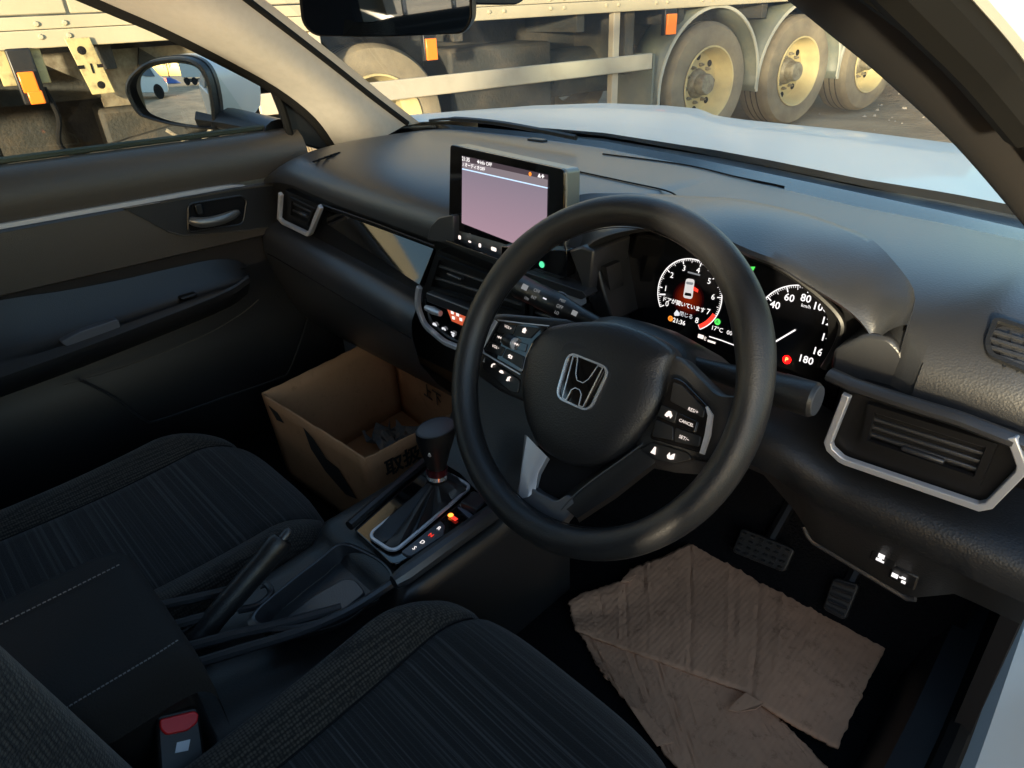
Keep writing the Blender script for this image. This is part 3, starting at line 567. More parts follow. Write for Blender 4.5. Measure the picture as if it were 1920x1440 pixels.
# ================================================================== door mirror
mr = thing('door_mirror', 'white and black door mirror outside the passenger window', 'mirror', (-.98, .16, 1.06))
MC = A(-.99, .135, 1.150); MNn = unit((.54, -.845, .0))
mp = lambda x, y, d=0: on(x, y, MNn, MC+MNn*d)
bez = catmull([mp(x, y) for x, y in ((236, 165), (246, 140), (280, 114), (335, 106), (372, 116), (392, 143), (403, 190), (405, 236), (398, 243), (330, 236), (275, 222), (258, 212), (244, 190))], 52, True)
cen = bez.mean(0); back = -MNn; up_ = A(0, 0, 1)
def ring(sc, d, dz=0, dx=0): return [cen+(p-cen)*sc+back*d+A(dx, 0, dz) for p in bez]
shell = MB().grid([ring(.90, -.002), ring(.94, -.006), ring(.99, -.004), ring(1.02, .012), ring(1.03, .04)], close=True).build('bezel', M_black, mr)
ms = np.array(ring(1.03, .04)); r2 = MB().grid([ring(1.032, .022), ring(1.03, .07), ring(.97, .125, .002, .01), ring(.84, .175, .004, .03), ring(.62, .215, .0, .055), ring(.3, .24, -.006, .075), ring(.05, .245, -.006, .08)], close=True).build('shell', M_white, mr)
MB().tube([MC+back*.07+A(.06, 0, -.055), MC+back*.10+A(.14, .02, -.068), A(-.77, .27, 1.07)], [.05, .045, .04], 12, flat=.55).build('arm', M_black, mr)
MB().grid([[cen+(p-cen)*1.036+back*d-A(0, 0, .0) for p in bez if (p-cen)[2] < -.018 or True] for d in (.012, .024)], close=True).build('lower_band', M_black, mr)
gl = catmull([mp(x, y, -.003) for x, y in ((265, 150), (282, 128), (325, 118), (365, 124), (383, 145), (394, 185), (398, 232), (390, 236), (330, 228), (284, 212), (272, 190))], 48, True)
gc = gl.mean(0); MB().grid([[gc+(p-gc)*k+MNn*(math.sqrt(1.1**2-float(((p-gc)*k) @ ((p-gc)*k)))-1.1+.006) for p in gl] for k in (1, .9, .8, .7, .6, .5, .4, .3, .2, .1, .01)], close=True).build('glass', M_mirror, mr, sharp=80)

# ================================================================== rear-view mirror
rv = thing('rear_view_mirror', 'black framed rear-view mirror hanging at the top edge', 'mirror', (.02, .06, 1.31))
RN = unit((.62, -.78, -.06)); RC = onX(722, 10, .0)
rp_ = lambda x, y, d=0: on(x, y, RN, RC+RN*d)
ol = round_poly([rp_(x, y) for x, y in ((553, -80), (887, -80), (889, 40), (872, 63), (720, 69), (590, 68), (566, 45))], .012, 5)
MB().grid([[RC+(p-RC)*.965+RN*.0 for p in ol], [RC+(p-RC)*.985+RN*.004 for p in ol], [RC+(p-RC)*1.0-RN*.004 for p in ol], [RC+(p-RC)*.98-RN*.03 for p in ol], [RC+(p-RC)*.6-RN*.045 for p in ol]], close=True, cap=True).build('housing', M_black, rv)
MB().prism([RC+(p-RC)*.955+RN*.0012 for p in ol], RN*.002).build('glass', M_rvm, rv, smooth=False)
MB().tube([RC-RN*.03+A(0, 0, .05), RC-RN*.06+A(0, 0, .12), RC-RN*.05+A(0, .02, .24)], .014, 10).build('stem', M_black, rv)
sb = [onX(x, y, .05) for x, y in ((888, -60), (990, -60), (984, 0), (968, 9), (890, 8))]
MB().prism(round_poly(sb, .006), (-.05, .03, 0)).build('sensor_cover', M_black, rv, bevel=.004)

# ================================================================== dashboard
ds = thing('dashboard', 'dark grey moulded dashboard below the windscreen', 'dashboard', (0, .35, .7))
pf = resample(padf, 200); Yf = lambda X: interp(pf[:, 0], pf[:, 1], X)
def pad_section(X):
    yf = Yf(X); z0 = 1.034
    if X < .17: yr = .19; zr = interp([-.72, -.6, -.42, -.156, .17], [.985, .985, .970, .960, .955], X); crest = 1.050
    else: yr = interp([.17, .30], [.19, .165], X); zr = .958; crest = 1.045
    P0, P1, P2, P3 = A(yf, z0), A(yr+.09, crest+.008), A(yr-.005, crest-.005), A(yr, zr)
    drop = max(0, (-.60-X)/.12)**2*.035+max(0, (X-.66)/.1)**2*.03
    out = [(X, yf+.0, z0-.06)]
    for t in np.linspace(0, 1, 18):
        p = (1-t)**3*P0+3*t*(1-t)**2*P1+3*t*t*(1-t)*P2+t**3*P3
        yc = interp([.17, .45, .493, .535, .574, .602], [.315, .300, .278, .232, .183, .168], X)
        if .17 < X < .602 and p[0] < yc: p = A(yc, p[1]-.12*t)              # opening for the instruments
        out.append((X, p[0], p[1]-drop*math.sin(math.pi*(t*.8+.1))))
    out.append((X, out[-1][1]+.05, out[-1][2]-.004)); return out
xs = np.r_[np.linspace(-.735, .165, 46), .175, np.linspace(.18, .600, 34), .6015, np.linspace(.6025, .75, 18)]
MB().grid([pad_section(X) for X in xs]).build('top_pad', M_dash, ds, sharp=55)
# panel seam, sensor, defroster slots on the pad
def pz(x, y, off=.0015):
    """point of the pad's top surface under a photo pixel"""
    z = 1.045
    for _ in range(6):
        p = onZ(x, y, z); sec = np.array(pad_section(p[0]))[1:18]; o = np.argsort(sec[:, 1]); z = float(np.interp(p[1], sec[o, 1], sec[o, 2]))
    return onZ(x, y, z)+A(0, 0, off)
sm = catmull([pz(*p) for p in ((1060, 318), (1120, 331), (1180, 344), (1240, 357), (1264, 366), (1266, 374), (1252, 380))], 40)
MB().tube(sm, .0013, 6).build('panel_seam', M_matte, ds)
sm = catmull([pz(*p) for p in ((1130, 290), (1280, 310), (1380, 333), (1448, 347), (1470, 352))], 30); MB().tube(sm, .0013, 6).build('panel_seam', M_matte, ds)
o = pz(1010, 264, 0); MB().box(o+A(0, -.004, .002), (.045, .018, .006)).build('light_sensor', M_black, ds, bevel=.002)
for k in range(4):
    o = pz(596+k*11, 302-k*4, .0015); MB().box(o, (.004, .028, .003), [unit((1, .35, 0)), unit((-.35, 1, 0)), A(0, 0, 1)]).build('demister_slot', M_matte, ds)
# fascia behind the trims, and lower dash
FY = .192
MB().prism([A(-.735, FY+.012, .99), A(.17, FY+.012, .975), A(.17, FY+.012, .70), A(-.735, FY+.012, .70)], (0, .03, 0)).build('fascia_backing', M_black, ds)
TRN = A(0, -.866, .50); TRO = A(-.3, FY-.006, .915); tl = [on(x, y, TRN, TRO) for x, y in ((610, 391), (700, 424), (813, 466), (786, 534), (700, 478), (614, 420))]
MB().prism(round_poly(tl, .002), -TRN*.012).build('gloss_trim', M_gloss, ds, bevel=.001)
MB().tube([onY(x, y, FY-.002) for x, y in ((606, 385), (700, 418), (815, 462))], .0022, 6).build('gloss_trim_edge', M_black, ds)
def lower(X0, X1, prof, n=24):
    return MB().grid([[(X, y, z) for y, z in prof(X)] for X in np.linspace(X0, X1, n)])
ztop = lambda X: interp([-.735, -.70, -.55, -.19], [.885, .885, .872, .838], X)
lower(-.735, -.185, lambda X: [(.215, ztop(X)+.004), (.19, ztop(X)), (.172, ztop(X)-.008), (.158, ztop(X)-.03), (.155, ztop(X)-.06), (.165, ztop(X)-.12), (.20, .66), (.27, .58), (.36, .55)]).build('lower_panel', M_dash, ds, sharp=60)
MB().tube([(X, .1555, ztop(X)-.064) for X in np.linspace(-.72, -.19, 20)], .0012, 6).build('glovebox_seam', M_matte, ds)
# ---- vents
def vent(name_label, corners, y, depth, nsl, tab, sl_tilt=0., mirrored=False, fm=M_black):
    """corners: photo pixels of the opening TL, TR, BR, BL at depth y"""
    v = bpy.data.objects.new('air_vent', None); COL.objects.link(v); c = poly(lambda a, b: onY(a, b, y), corners); v.location = Vector(c.mean(0)); put(v, ds); v['label'] = name_label
    def kid(mb, nm, m, **k):
        ob = mb.build(nm, m, None, **k); ob.parent = v; ob.matrix_parent_inverse = Matrix.Translation(-Vector(c.mean(0))); return ob
    TL, TR, BR, BL = c; D = A(0, depth, 0)
    kid(MB().add([TL, TR, BR, BL, TL+D, TR+D, BR+D, BL+D], [(0, 1, 5, 4), (1, 2, 6, 5), (2, 3, 7, 6), (3, 0, 4, 7), (4, 5, 6, 7)]), 'duct', M_matte, smooth=False)
    kid(MB().strip([TL, TR, BR, BL], .008, .004, (0, -1, 0), closed=True), 'surround', fm)
    for i in range(nsl):
        t = (i+.75)/(nsl+.5); a, b = TL*(1-t)+BL*t+D*.14, TR*(1-t)+BR*t+D*.14; d = unit(b-a); cc = (a+b)/2
        kid(MB().box(cc, (np.linalg.norm(b-a), .016, .0042), [d, unit(A(0, 1, -.22)), unit(np.cross(d, unit(A(0, 1, -.22))))]), 'slat', M_dash, bevel=.0012)
    for i in range(5):
        t = (i+.5)/5; a, b = TL*(1-t)+TR*t+D*.55, BL*(1-t)+BR*t+D*.55
        kid(MB().box((a+b)/2, (.002, .014, np.linalg.norm(b-a))), 'vane', M_black)
    if tab is not None:
        p = onY(tab[0], tab[1], y+depth*.1); kid(MB().box(p, (tab[2], .020, .005), [unit(TR-TL), A(0, 1, 0), A(0, 0, 1)]), 'vent_tab', M_dash, bevel=.002)
    return v, kid
# right-hand vent with silver U frame
RY = .146
rec = [onY(x, y, RY) for x, y in ((1592, 735), (1900, 822), (1918, 872), (1848, 945), (1582, 856), (1556, 828))]
MB().prism(round_poly(rec, .004), (0, .05, 0)).build('vent_housing', M_black, ds)
rv_, kid = vent('right dashboard air vent inside a silver frame', ((1636, 762), (1862, 832), (1834, 898), (1622, 826)), RY-.003, .06, 4, (1735, 846, .036))
fp = [onY(x, y, RY-.004) for x, y in ((1591, 737), (1556, 826), (1560, 838), (1580, 857), (1590, 862), (1838, 946), (1858, 942), (1916, 882), (1919, 868), (1900, 815))]
kid(MB().strip(fp, .0085, .007, (0, -1, 0)), 'silver_frame', M_silver, bevel=.001)
lip = resample([onY(x, y, z) for x, y, z in ((1556, 702, .150), (1600, 722, .146), (1690, 752, .143), (1800, 786, .142), (1892, 822, .142), (1960, 845, .15))], 24)
MB().tube(lip, .0085, 10, flat=.8).build('vent_hood_lip', M_dash, ds)
# left-hand vent
lrec = [onY(x, y, FY-.004) for x, y in ((534, 356), (604, 388), (582, 436), (528, 410))]
MB().prism(lrec, (0, .03, 0)).build('vent_housing', M_black, ds)
lv, kid = vent('passenger side air vent in a silver frame beside the door', ((548, 372), (590, 392), (578, 420), (546, 404)), FY-.006, .05, 2, (574, 400, .03))
kid(MB().strip([onY(x, y, FY-.01) for x, y in ((530, 362), (527, 408), (534, 416), (580, 438), (586, 434), (605, 386))], .0105, .008, (0, -1, 0)), 'silver_frame', M_silver, bevel=.001)
# right demister grille on the slope of the pad
def pad_hit(x, y, off=.001):
    """where the ray of a photo pixel meets the pad"""
    d = ray(x, y)
    for t in np.linspace(.3, 1.6, 1300):
        p = CAM+d*t; sec = np.array(pad_section(p[0]))[1:19]; o = np.argsort(sec[:, 1])
        if p[1] > sec[:, 1].min() and p[2] < np.interp(p[1], sec[o, 1], sec[o, 2]): break
    return p-unit(d)*off
gp = [pad_hit(*q, .002) for q in ((1866, 601), (1990, 640), (1985, 722), (1912, 692), (1856, 668), (1850, 645))]; gn = unit(np.cross(gp[1]-gp[0], gp[3]-gp[0])); gn = gn if gn[2] > 0 else -gn
MB().strip(round_poly(gp, .005), .005, .0035, gn, closed=True).build('demister_frame', M_dark, ds); MB().prism(round_poly(gp, .005), -gn*.0012).build('demister_duct', M_matte, ds)
for k in range(4):
    a, b = pad_hit(1858-2*k+(6 if k == 3 else 0), 620+k*15, .004), pad_hit(1990, 660+k*15, .004); MB().box((a+b)/2, (np.linalg.norm(b-a), .0028, .0022), [unit(b-a), unit(np.cross(gn, b-a)), gn]).build('demister_slat', M_dash, ds)
for k in range(3): a, b = pad_hit(1868+k*26, 616+k*8, .003), pad_hit(1884+k*26, 690+k*8, .003); MB().box((a+b)/2, (np.linalg.norm(b-a), .002, .0016), [unit(b-a), unit(np.cross(gn, b-a)), gn]).build('demister_vane', M_dark, ds)
# ---- centre stack: silver frame, vents, climate panel
CY = .172
cf = [onY(x, y, CY) for x, y in ((812, 470), (787, 545), (786, 573), (799, 608), (836, 640), (905, 668))]
cf += [A(.14, CY, .772), A(.19, CY, .80), A(.205, CY, .86), A(.195, CY, .93)]
MB().prism(round_poly([p+A(0, .008, 0) for p in cf], .006), (0, .03, 0)).build('centre_panel', M_black, ds)
MB().strip(resample(round_poly(cf, .012)[5:-5], 60), .010, .008, (0, -1, 0)).build('centre_frame', M_silver, ds, bevel=.001)
vent('centre air vent behind the steering wheel', ((825, 482), (985, 543), (985, 590), (808, 538)), CY+.004, .05, 2, (858, 516, .034))
vent('centre air vent behind the steering wheel', ((1000, 549), (1085, 578), (1085, 625), (1000, 596)), CY+.004, .05, 3, None)
rl = [onY(x, y, CY-.012) for x, y in ((798, 548), (990, 622), (990, 640), (800, 566))]; MB().prism(round_poly(rl, .003), (0, .02, 0)).build('climate_shelf', M_dash, ds, bevel=.002)
cp = [onY(x, y, CY+.002) for x, y in ((796, 560), (990, 638), (985, 700), (838, 636), (805, 605))]; cpo = MB().prism(cp, (0, .02, 0)).build('climate_panel', M_gloss, ds)
MB().tube([onY(x, y, CY-.012) for x, y in ((799, 577), (812, 582), (826, 588))], [.005, .007, .005], 10).build('temperature_knob', M_silver, cpo)
sc_ = [onY(x, y, CY-.001) for x, y in ((836, 574), (990, 634), (990, 664), (847, 602))]; scn = MB().prism(sc_, (0, .002, 0)).build('climate_display', mat('climate_lcd', (.01, .004, .003), .15, emit=((.30, .05, .02), .35)), cpo)
for i, (x, y, s_) in enumerate(((848, 586, 'mark'), (858, 590, 'mark'), (850, 596, 'm'), (864, 599, 'm'))):
    MB().box(onY(x, y, CY-.003), (.006, .001, .005)).build('display_segment', G_warm, scn)
def icon(fn, x, y, shapes, m, parent, name='button_icon'):
    mb = MB(); p = fn(x, y)
    for sx, sz, wx, wz in shapes: mb.box(p+A(sx, 0, sz), (wx, .0008, wz))
    return mb.build(name, m, parent)
for x, y, shp in ((815, 609, [(0, 0, .011, .003), (0, .002, .006, .003)]), (832, 617, [(-.003, 0, .004, .003), (.003, 0, .004, .003), (0, .002, .006, .002)]), (849, 626, [(0, .002, .009, .0025), (0, -.002, .006, .003), (0, -.0045, .003, .002)])):
    icon(lambda a, b: onY(a, b, CY-.0005), x, y, shp, G_soft, cpo)
# ---- gloss panel and shelf to the right of the display, seen through the wheel
gpn = [onY(x, y, .176) for x, y in ((940, 462), (1062, 470), (1062, 520), (1040, 528), (940, 492))]; gpo = MB().prism(gpn, (0, .02, 0)).build('switch_panel', M_gloss, ds, bevel=.001)
MB().lathe([(0, .001), (.0042, .001), (.0046, 0)], onY(1016, 496, .1755), (0, -1, 0), 16).build('hazard_lamp', G_teal, gpo)
sh = [onY(x, y, .165) for x, y in ((985, 510), (1092, 546), (1100, 556), (1090, 562), (985, 527))]; MB().prism(round_poly(sh, .002), (0, .025, 0)).build('stack_shelf', M_dash, ds, bevel=.002)
ck = [onY(x, y, .18) for x, y in ((1066, 470), (1090, 462), (1113, 470), (1107, 530), (1104, 560), (1095, 548))]; MB().prism(ck, (0, .08, 0)).build('binnacle_cheek', M_dash, ds, bevel=.003)
ck = [onY(x, y, .195) for x, y in ((1113, 472), (1130, 540), (1150, 606), (1120, 602), (1103, 562))]; MB().prism(ck, (0, .07, 0)).build('binnacle_side', M_black, ds, bevel=.003)
MB().prism([A(.165, .20, .99), A(.215, .20, .99), A(.235, .26, .70), A(.165, .26, .70)], (0, .03, 0)).build('stack_side', M_dark, ds)
# ---- instrument binnacle hood
lipp = np.array([(.172, .19, .965), (.178, .19, .992), (.188, .19, 1.014), (.210, .19, 1.034), (.256, .19, 1.054), (.31, .19, 1.067), (.36, .19, 1.068), (.412, .19, 1.058), (.45, .19, 1.052), (.48, .19, 1.041), (.527, .19, 1.023), (.551, .188, 1.004), (.5525, .188, .992)])
bck = np.array([(.095, .26, 1.045), (.12, .275, 1.052), (.15, .285, 1.055), (.19, .30, 1.058), (.267, .315, 1.062), (.31, .335, 1.062), (.355, .338, 1.061), (.41, .330, 1.060), (.45, .318, 1.058), (.493, .298, 1.056), (.535, .250, 1.053), (.574, .200, 1.043), (.580, .178, 1.020)])
n = 44; lp, bk = catmull(lipp, n), catmull(bck, n); bk = bk+A(0, 0, .005); rows = [bk-A(0, 0, .035), bk-A(0, 0, .0015), bk-A(0, .002, 0)]
for t in np.linspace(.12, 1, 9): rows.append([bk[i]*(1-t)+lp[i]*t+A(0, 0, .005*math.sin(math.pi*t)) for i in range(n)])
rows += [lp+A(0, -.003, -.004), lp+A(0, .002, -.009), lp+A(0, .075, -.014)]
MB().grid(rows).build('binnacle_hood', M_dash, ds, sharp=42)
fr_ = catmull(np.array([onY(x, y, .215) for x, y in ((1392, 478), (1440, 492), (1490, 520), (1545, 563), (1577, 600), (1576, 630), (1560, 665), (1545, 690))]), 30); MB().tube(fr_, .004, 8).build('binnacle_trim', M_black, ds)
rc = [onY(x, y, .182) for x, y in ((1562, 656), (1622, 626), (1668, 634), (1694, 660), (1700, 690), (1693, 748), (1640, 732), (1556, 700))]
MB().prism(round_poly(rc, .006), (0, .09, 0)).build('binnacle_cheek', M_dash, ds, bevel=.004)
arc = catmull([onY(x, y, .174) for x, y in ((1640, 622), (1690, 632), (1712, 668), (1712, 720), (1706, 762))], 20); pass
# ---- driver's lower dash
zk = lambda X: interp([.20, .45, .50, .56, .72], [.885, .885, .880, .862, .862], X)
zb = lambda X: interp([.20, .48, .53, .545, .655, .69, .74], [.80, .80, .765, .742, .727, .76, .76], X)
lower(.20, .745, lambda X: [(.22, zk(X)+.012), (.175, zk(X)), (.150, zk(X)-.006), (.138, zk(X)-.022), (.140, zk(X)-.05), (.155, zk(X)*.45+zb(X)*.55), (.168, zb(X)+.004), (.174, zb(X)), (.24, zb(X)+.004)], 40).build('knee_panel', M_dark, ds, sharp=60)
MB().prism([A(.20, .27, .97), A(.745, .27, .97), A(.745, .27, .775), A(.20, .27, .775)], (0, .03, 0)).build('inner_backing', M_matte, ds)
MB().tube([(X, .171, zb(X)) for X in np.linspace(.535, .66, 18)], .0035, 8).build('knee_panel_edge', M_dash, ds)
for (x, y, shp) in ((1654, 1043, [(0, .003, .006, .005), (-.002, -.003, .004, .003), (.002, -.0035, .004, .002), (.0, 0, .003, .003)]), (1690, 1080, [(-.005, 0, .006, .005), (.003, .002, .004, .0025), (.004, -.003, .004, .003), (.0005, .001, .003, .001)])):
    p = onY(x, y, .160); sw = MB().box(p+A(.002, .004, 0), (.026, .012, .020)).build('dash_switch', M_black, ds, bevel=.002); icon(lambda a, b: onY(a, b, .1595)-A(0, .004, 0), x, y, shp, G_white, sw)

# ================================================================== instrument cluster
ic = thing('instrument_cluster', 'lit instrument cluster with rev counter and speedometer behind the steering wheel', 'instrument cluster', (.37, .26, .87))
CV = unit((0, .16, 1)); CN = unit(np.cross((1, 0, 0), CV)); CO = A(.305, .258, .956); CX = A(1, 0, 0)
cl = lambda x, y, d=0.: on(x, y, CN, CO+CN*d)
MB().prism([CO+CX*u+CV*v for u, v in ((-.135, -.115), (.208, -.115), (.208, .088), (-.135, .10))], -CN*.01).build('face', M_glossr, ic)
def arc_strip(c, r0, r1, a0, a1, m, name, n=40, d=.001, parent=ic):
    P = [(math.radians(a0+(a1-a0)*k/n)) for k in range(n+1)]
    return MB().grid([[c+CN*d+r*(math.cos(a)*CX+math.sin(a)*CV) for a in P] for r in (r0, r1)]).build(name, m, parent)
TC = cl(1292, 553); TA = lambda v: 214-34.0*v; SCn = cl(1494, 617); SA = lambda v: 205-1.47*v
RT = .0475
MB().lathe([(0, .0004), (RT*.99, .0004)], TC, CN, 48).build('dial_face', M_glossr, ic)
tach = arc_strip(TC, RT-.0012, RT, TA(0), TA(8), G_white, 'dial_ring'); arc_strip(TC, RT-.007, RT-.0012, TA(6.9), TA(8), G_red, 'red_zone', 16, .0012)
mb = MB()
for k in range(81):
    if k > 69 and k % 10: continue
    a = R_(TA(k/10)); L_ = .006 if k % 10 == 0 else (.0045 if k % 5 == 0 else .0025); e = math.cos(a)*CX+math.sin(a)*CV; f_ = np.cross(CN, e)
    mb.box(TC+CN*.001+e*(RT-L_/2-.001), (L_, .0011 if k % 10 == 0 else .0005, .0003), [e, f_, CN])
mb.build('dial_ticks', G_white, ic)
for k in range(9): a = R_(TA(k)); text(str(k), TC+(RT-.0125)*(math.cos(a)*CX+math.sin(a)*CV), CX, CV, .0076, G_white, ic, 'dial_number', lift=.0016)
a = R_(TA(.62)); e = math.cos(a)*CX+math.sin(a)*CV; MB().box(TC+CN*.0014+e*(RT-.008), (.009, .0018, .0004), [e, np.cross(CN, e), CN]).build('rev_needle', G_white, ic)
for i in range(7): MB().lathe([(0, .0006+i*.00006), (.023-i*.003, .0006+i*.00006)], TC-CV*.005, CN, 32).build('warning_glow', glow('screen_red_%d' % i, (.012+.034*i, .001+.0022*i, .0015), .7), ic)
ci = cl(1293, 541); cmk = glow('screen_car_body', (.75, .70, .68), .75)
ex_, ey_ = unit(cl(1300, 543)-cl(1288, 541)), unit(cl(1296, 520)-cl(1290, 560)); P2 = lambda u, v, d=.0014: ci+ex_*u+ey_*v+CN*d
carw = MB().prism(round_poly([P2(-.0068, -.013), P2(.0068, -.013), P2(.0062, .013), P2(-.0062, .013)], .004), CN*.0002).build('car_pictogram', cmk, ic)
MB().prism(round_poly([P2(-.0052, -.0095, .0018), P2(.0052, -.0095, .0018), P2(.0045, -.0055, .0018), P2(-.0045, -.0055, .0018)], .0015), CN*.0001).build('rear_glass', M_matte, carw)
MB().prism(round_poly([P2(-.0048, .0055, .0018), P2(.0048, .0055, .0018), P2(.0055, .0088, .0018), P2(-.0055, .0088, .0018)], .0015), CN*.0001).build('front_glass', G_grey, carw)
MB().prism([P2(.0065, .004, .0018), P2(.0135, .001, .0018), P2(.0135, -.003, .0018), P2(.0065, -.001, .0018)], CN*.0002).build('open_door_mark', G_red, carw)
MB().box(cl(1301, 513, .001), (.018, .0003, .002), [CX, CN, CV]).build('screen_bar', G_grey, ic)
text('ドアが開いています', cl(1282, 571), CX, CV, .0052, G_white, ic, 'warning_text', bold=.01, lift=.0016)
text('：閉じる', cl(1283, 590), CX, CV, .0050, G_soft, ic, 'hint_text', lift=.0012); 
MB().prism([cl(1264, 587, .001), cl(1269, 581, .001), cl(1274, 587, .001), cl(1273, 592, .001), cl(1265, 592, .001)], CN*.0002).build('home_mark', G_soft, ic)
text('21:36', cl(1274, 603), CX, CV, .0062, G_white, ic, 'clock_text', bold=.012, lift=.0012)
def disc(x, y, r, m, name, s_=None, ms=None):
    o = MB().lathe([(0, .0012), (r, .0012)], cl(x, y), CN, 20).build(name, m, ic)
    if s_: text(s_, cl(x, y), CX, CV, r*1.1, ms or M_matte, o, 'symbol', lift=.0018)
disc(1258, 597, .0038, G_orange, 'warning_lamp', 'P'); disc(1346, 603, .0042, G_green, 'eco_lamp', 'A')
text('17°C', cl(1345, 617), CX, CV, .0058, G_white, ic, 'temperature_text', lift=.001); text('000', cl(1371, 625), CX, CV, .0056, G_white, ic, 'odometer_text', lift=.001)
MB().box(cl(1314, 631, .001), (.008, .0003, .005), [CX, CN, CV]).build('fuel_pump_mark', G_warm, ic); text('E', cl(1323, 635), CX, CV, .005, G_warm, ic, 'fuel_text', lift=.001)
MB().tube([cl(1330, 631, .001), cl(1352, 638, .001), cl(1400, 656, .001)], .0007, 4).build('fuel_gauge', G_white, ic); MB().box(cl(1334, 641, .001), (.011, .0003, .0025), [CX, CN, CV]).build('range_text', G_warm, ic)
RS = .052
MB().lathe([(0, .0004), (RS*1.02, .0004)], SCn, CN, 48).build('dial_face', M_glossr, ic)
arc_strip(SCn, RS-.0012, RS, SA(0), SA(96), G_white, 'dial_ring', 60); mb = MB()
for k in range(49):
    a = R_(SA(k*2)); L_ = .0065 if k % 10 == 0 else (.005 if k % 5 == 0 else .0026); e = math.cos(a)*CX+math.sin(a)*CV
    mb.box(SCn+CN*.001+e*(RS-L_/2-.001), (L_, .0012 if k % 10 == 0 else .0005, .0003), [e, np.cross(CN, e), CN])
mb.build('dial_ticks', G_white, ic)
for v in range(0, 181, 20): a = R_(SA(v)); text(str(v), SCn+(RS-.0145)*(math.cos(a)*CX+math.sin(a)*CV), CX, CV, .0088, G_white, ic, 'dial_number', bold=.012, lift=.001)
text('km/h', cl(1512, 574), CX, CV, .0040, G_white, ic, 'unit_text', lift=.001)
e = unit(cl(1460, 636)-cl(1492, 617)); MB().box(SCn+CN*.002+e*.022, (.042, .0018, .0006), [e, np.cross(CN, e), CN]).build('speed_needle', G_white, ic)
MB().lathe([(0, .0012), (.0052, .0012)], cl(1476, 674), CN, 20).build('brake_lamp', glow('brake_lamp_glow', (1, .003, .003), 5), ic); text('P', cl(1476, 674), CX, CV, .0055, glow('lamp_core', (1, .6, .15), 2), ic, 'symbol', lift=.002)
MB().prism([cl(1407, 500, .001), cl(1416, 500, .001), cl(1412, 508, .001)], CN*.0003).build('turn_arrow', G_green, ic)
MB().prism([onY(x, y, .238) for x, y in ((1512, 545), (1536, 566), (1551, 592), (1553, 622), (1543, 655), (1530, 690), (1620, 690), (1620, 545))], (0, .004, 0)).build('dial_mask', M_matte, ic)
lowb = MB().prism([A(.16, .245, .905), A(.36, .25, .895), A(.50, .25, .88), A(.50, .25, .84), A(.16, .245, .84)], (0, .006, 0)).build('lower_mask', M_black, ic)

# ================================================================== touch-screen display
dp = thing('display_unit', 'tablet style touch screen with pink picture on the dashboard', 'touch screen', (.03, .2, .97))
DV = unit((0, .10, 1)); DO = A(-.098, .205, 1.108); DXx = unit((1, .0, -.012)); DN = unit(np.cross(DXx, DV))
dpx = lambda x, y, d=0.: on(x, y, DN, DO+DN*d)
hz = [dpx(x, y) for x, y in ((844, 271), (1058, 318), (1056, 516), (841, 440))]
MB().prism(round_poly([p-DN*.004 for p in hz], .006, 4), -DN*.030).build('housing', mat('display_shell', (.22, .22, .20), .35, .6), dp, bevel=.003)
MB().prism(round_poly(hz, .006, 4), -DN*.0035).build('bezel', M_gloss, dp, bevel=.0008)
def screen_mat():
    m = bpy.data.materials.new('screen_picture'); m.use_nodes = True; nt = m.node_tree; nt.nodes.clear(); L = nt.links.new
    tc = nt.nodes.new('ShaderNodeTexCoord'); sp = nt.nodes.new('ShaderNodeSeparateXYZ'); L(tc.outputs['Generated'], sp.inputs[0]); r = nt.nodes.new('ShaderNodeValToRGB'); L(sp.outputs[2], r.inputs[0])
    r.color_ramp.elements[0].color = (.31, .20, .245, 1); r.color_ramp.elements[1].color = (.165, .145, .185, 1)
    e = nt.nodes.new('ShaderNodeEmission'); o = nt.nodes.new('ShaderNodeOutputMaterial'); g = nt.nodes.new('ShaderNodeBsdfGlossy'); g.inputs['Roughness'].default_value = .15; g.inputs[0].default_value = (.04, .04, .04, 1); ad = nt.nodes.new('ShaderNodeAddShader')
    e.inputs[1].default_value = .25; L(r.outputs[0], e.inputs[0]); L(e.outputs[0], ad.inputs[0]); L(g.outputs[0], ad.inputs[1]); L(ad.outputs[0], o.inputs[0]); return m
MB().prism([dpx(x, y, .0008) for x, y in ((867, 292), (1027, 328), (1024, 480), (866, 418))], DN*.0004).build('screen', screen_mat(), dp, smooth=False)
MB().prism([dpx(x, y, .0014) for x, y in ((867, 292), (1027, 328), (1027, 337), (867, 302))], DN*.0002).build('status_bar', glow('screen_status', (.075, .055, .065), .8), dp, smooth=False)
MB().prism([dpx(x, y, .0014) for x, y in ((867, 302), (1027, 337), (1026.6, 351), (866.6, 315))], DN*.0002).build('title_bar', glow('screen_title', (.24, .20, .22), .8), dp, smooth=False)
MB().prism([dpx(x, y, .0018) for x, y in ((866.6, 315.4), (1026.6, 351.4), (1026.5, 353.6), (866.5, 317.6))], DN*.0002).build('blue_line', glow('screen_line', (.55, .75, 1), 1), dp, smooth=False)
ux = unit(dpx(1027, 328)-dpx(867, 292))
text('21:35', dpx(868, 297), ux, DV, .0058, G_white, dp, 'clock_text', 'LEFT', .02, .002); text('✦Info OFF', dpx(896, 303), ux, DV, .0052, G_white, dp, 'info_text', 'LEFT', .015, .002)
text('♪ オーディオOFF', dpx(869, 308), ux, DV, .0048, G_white, dp, 'title_text', 'LEFT', .015, .002)
MB().lathe([(0, .0022), (.0028, .0022)], dpx(996, 326), DN, 14).build('warning_dot', G_orange, dp); text('▲✚', dpx(1016, 330), ux, DV, .005, G_white, dp, 'status_marks', lift=.002)
ks = [dpx(x, y, .002) for x, y in ((839, 437), (1060, 516), (1060, 530), (836, 447))]
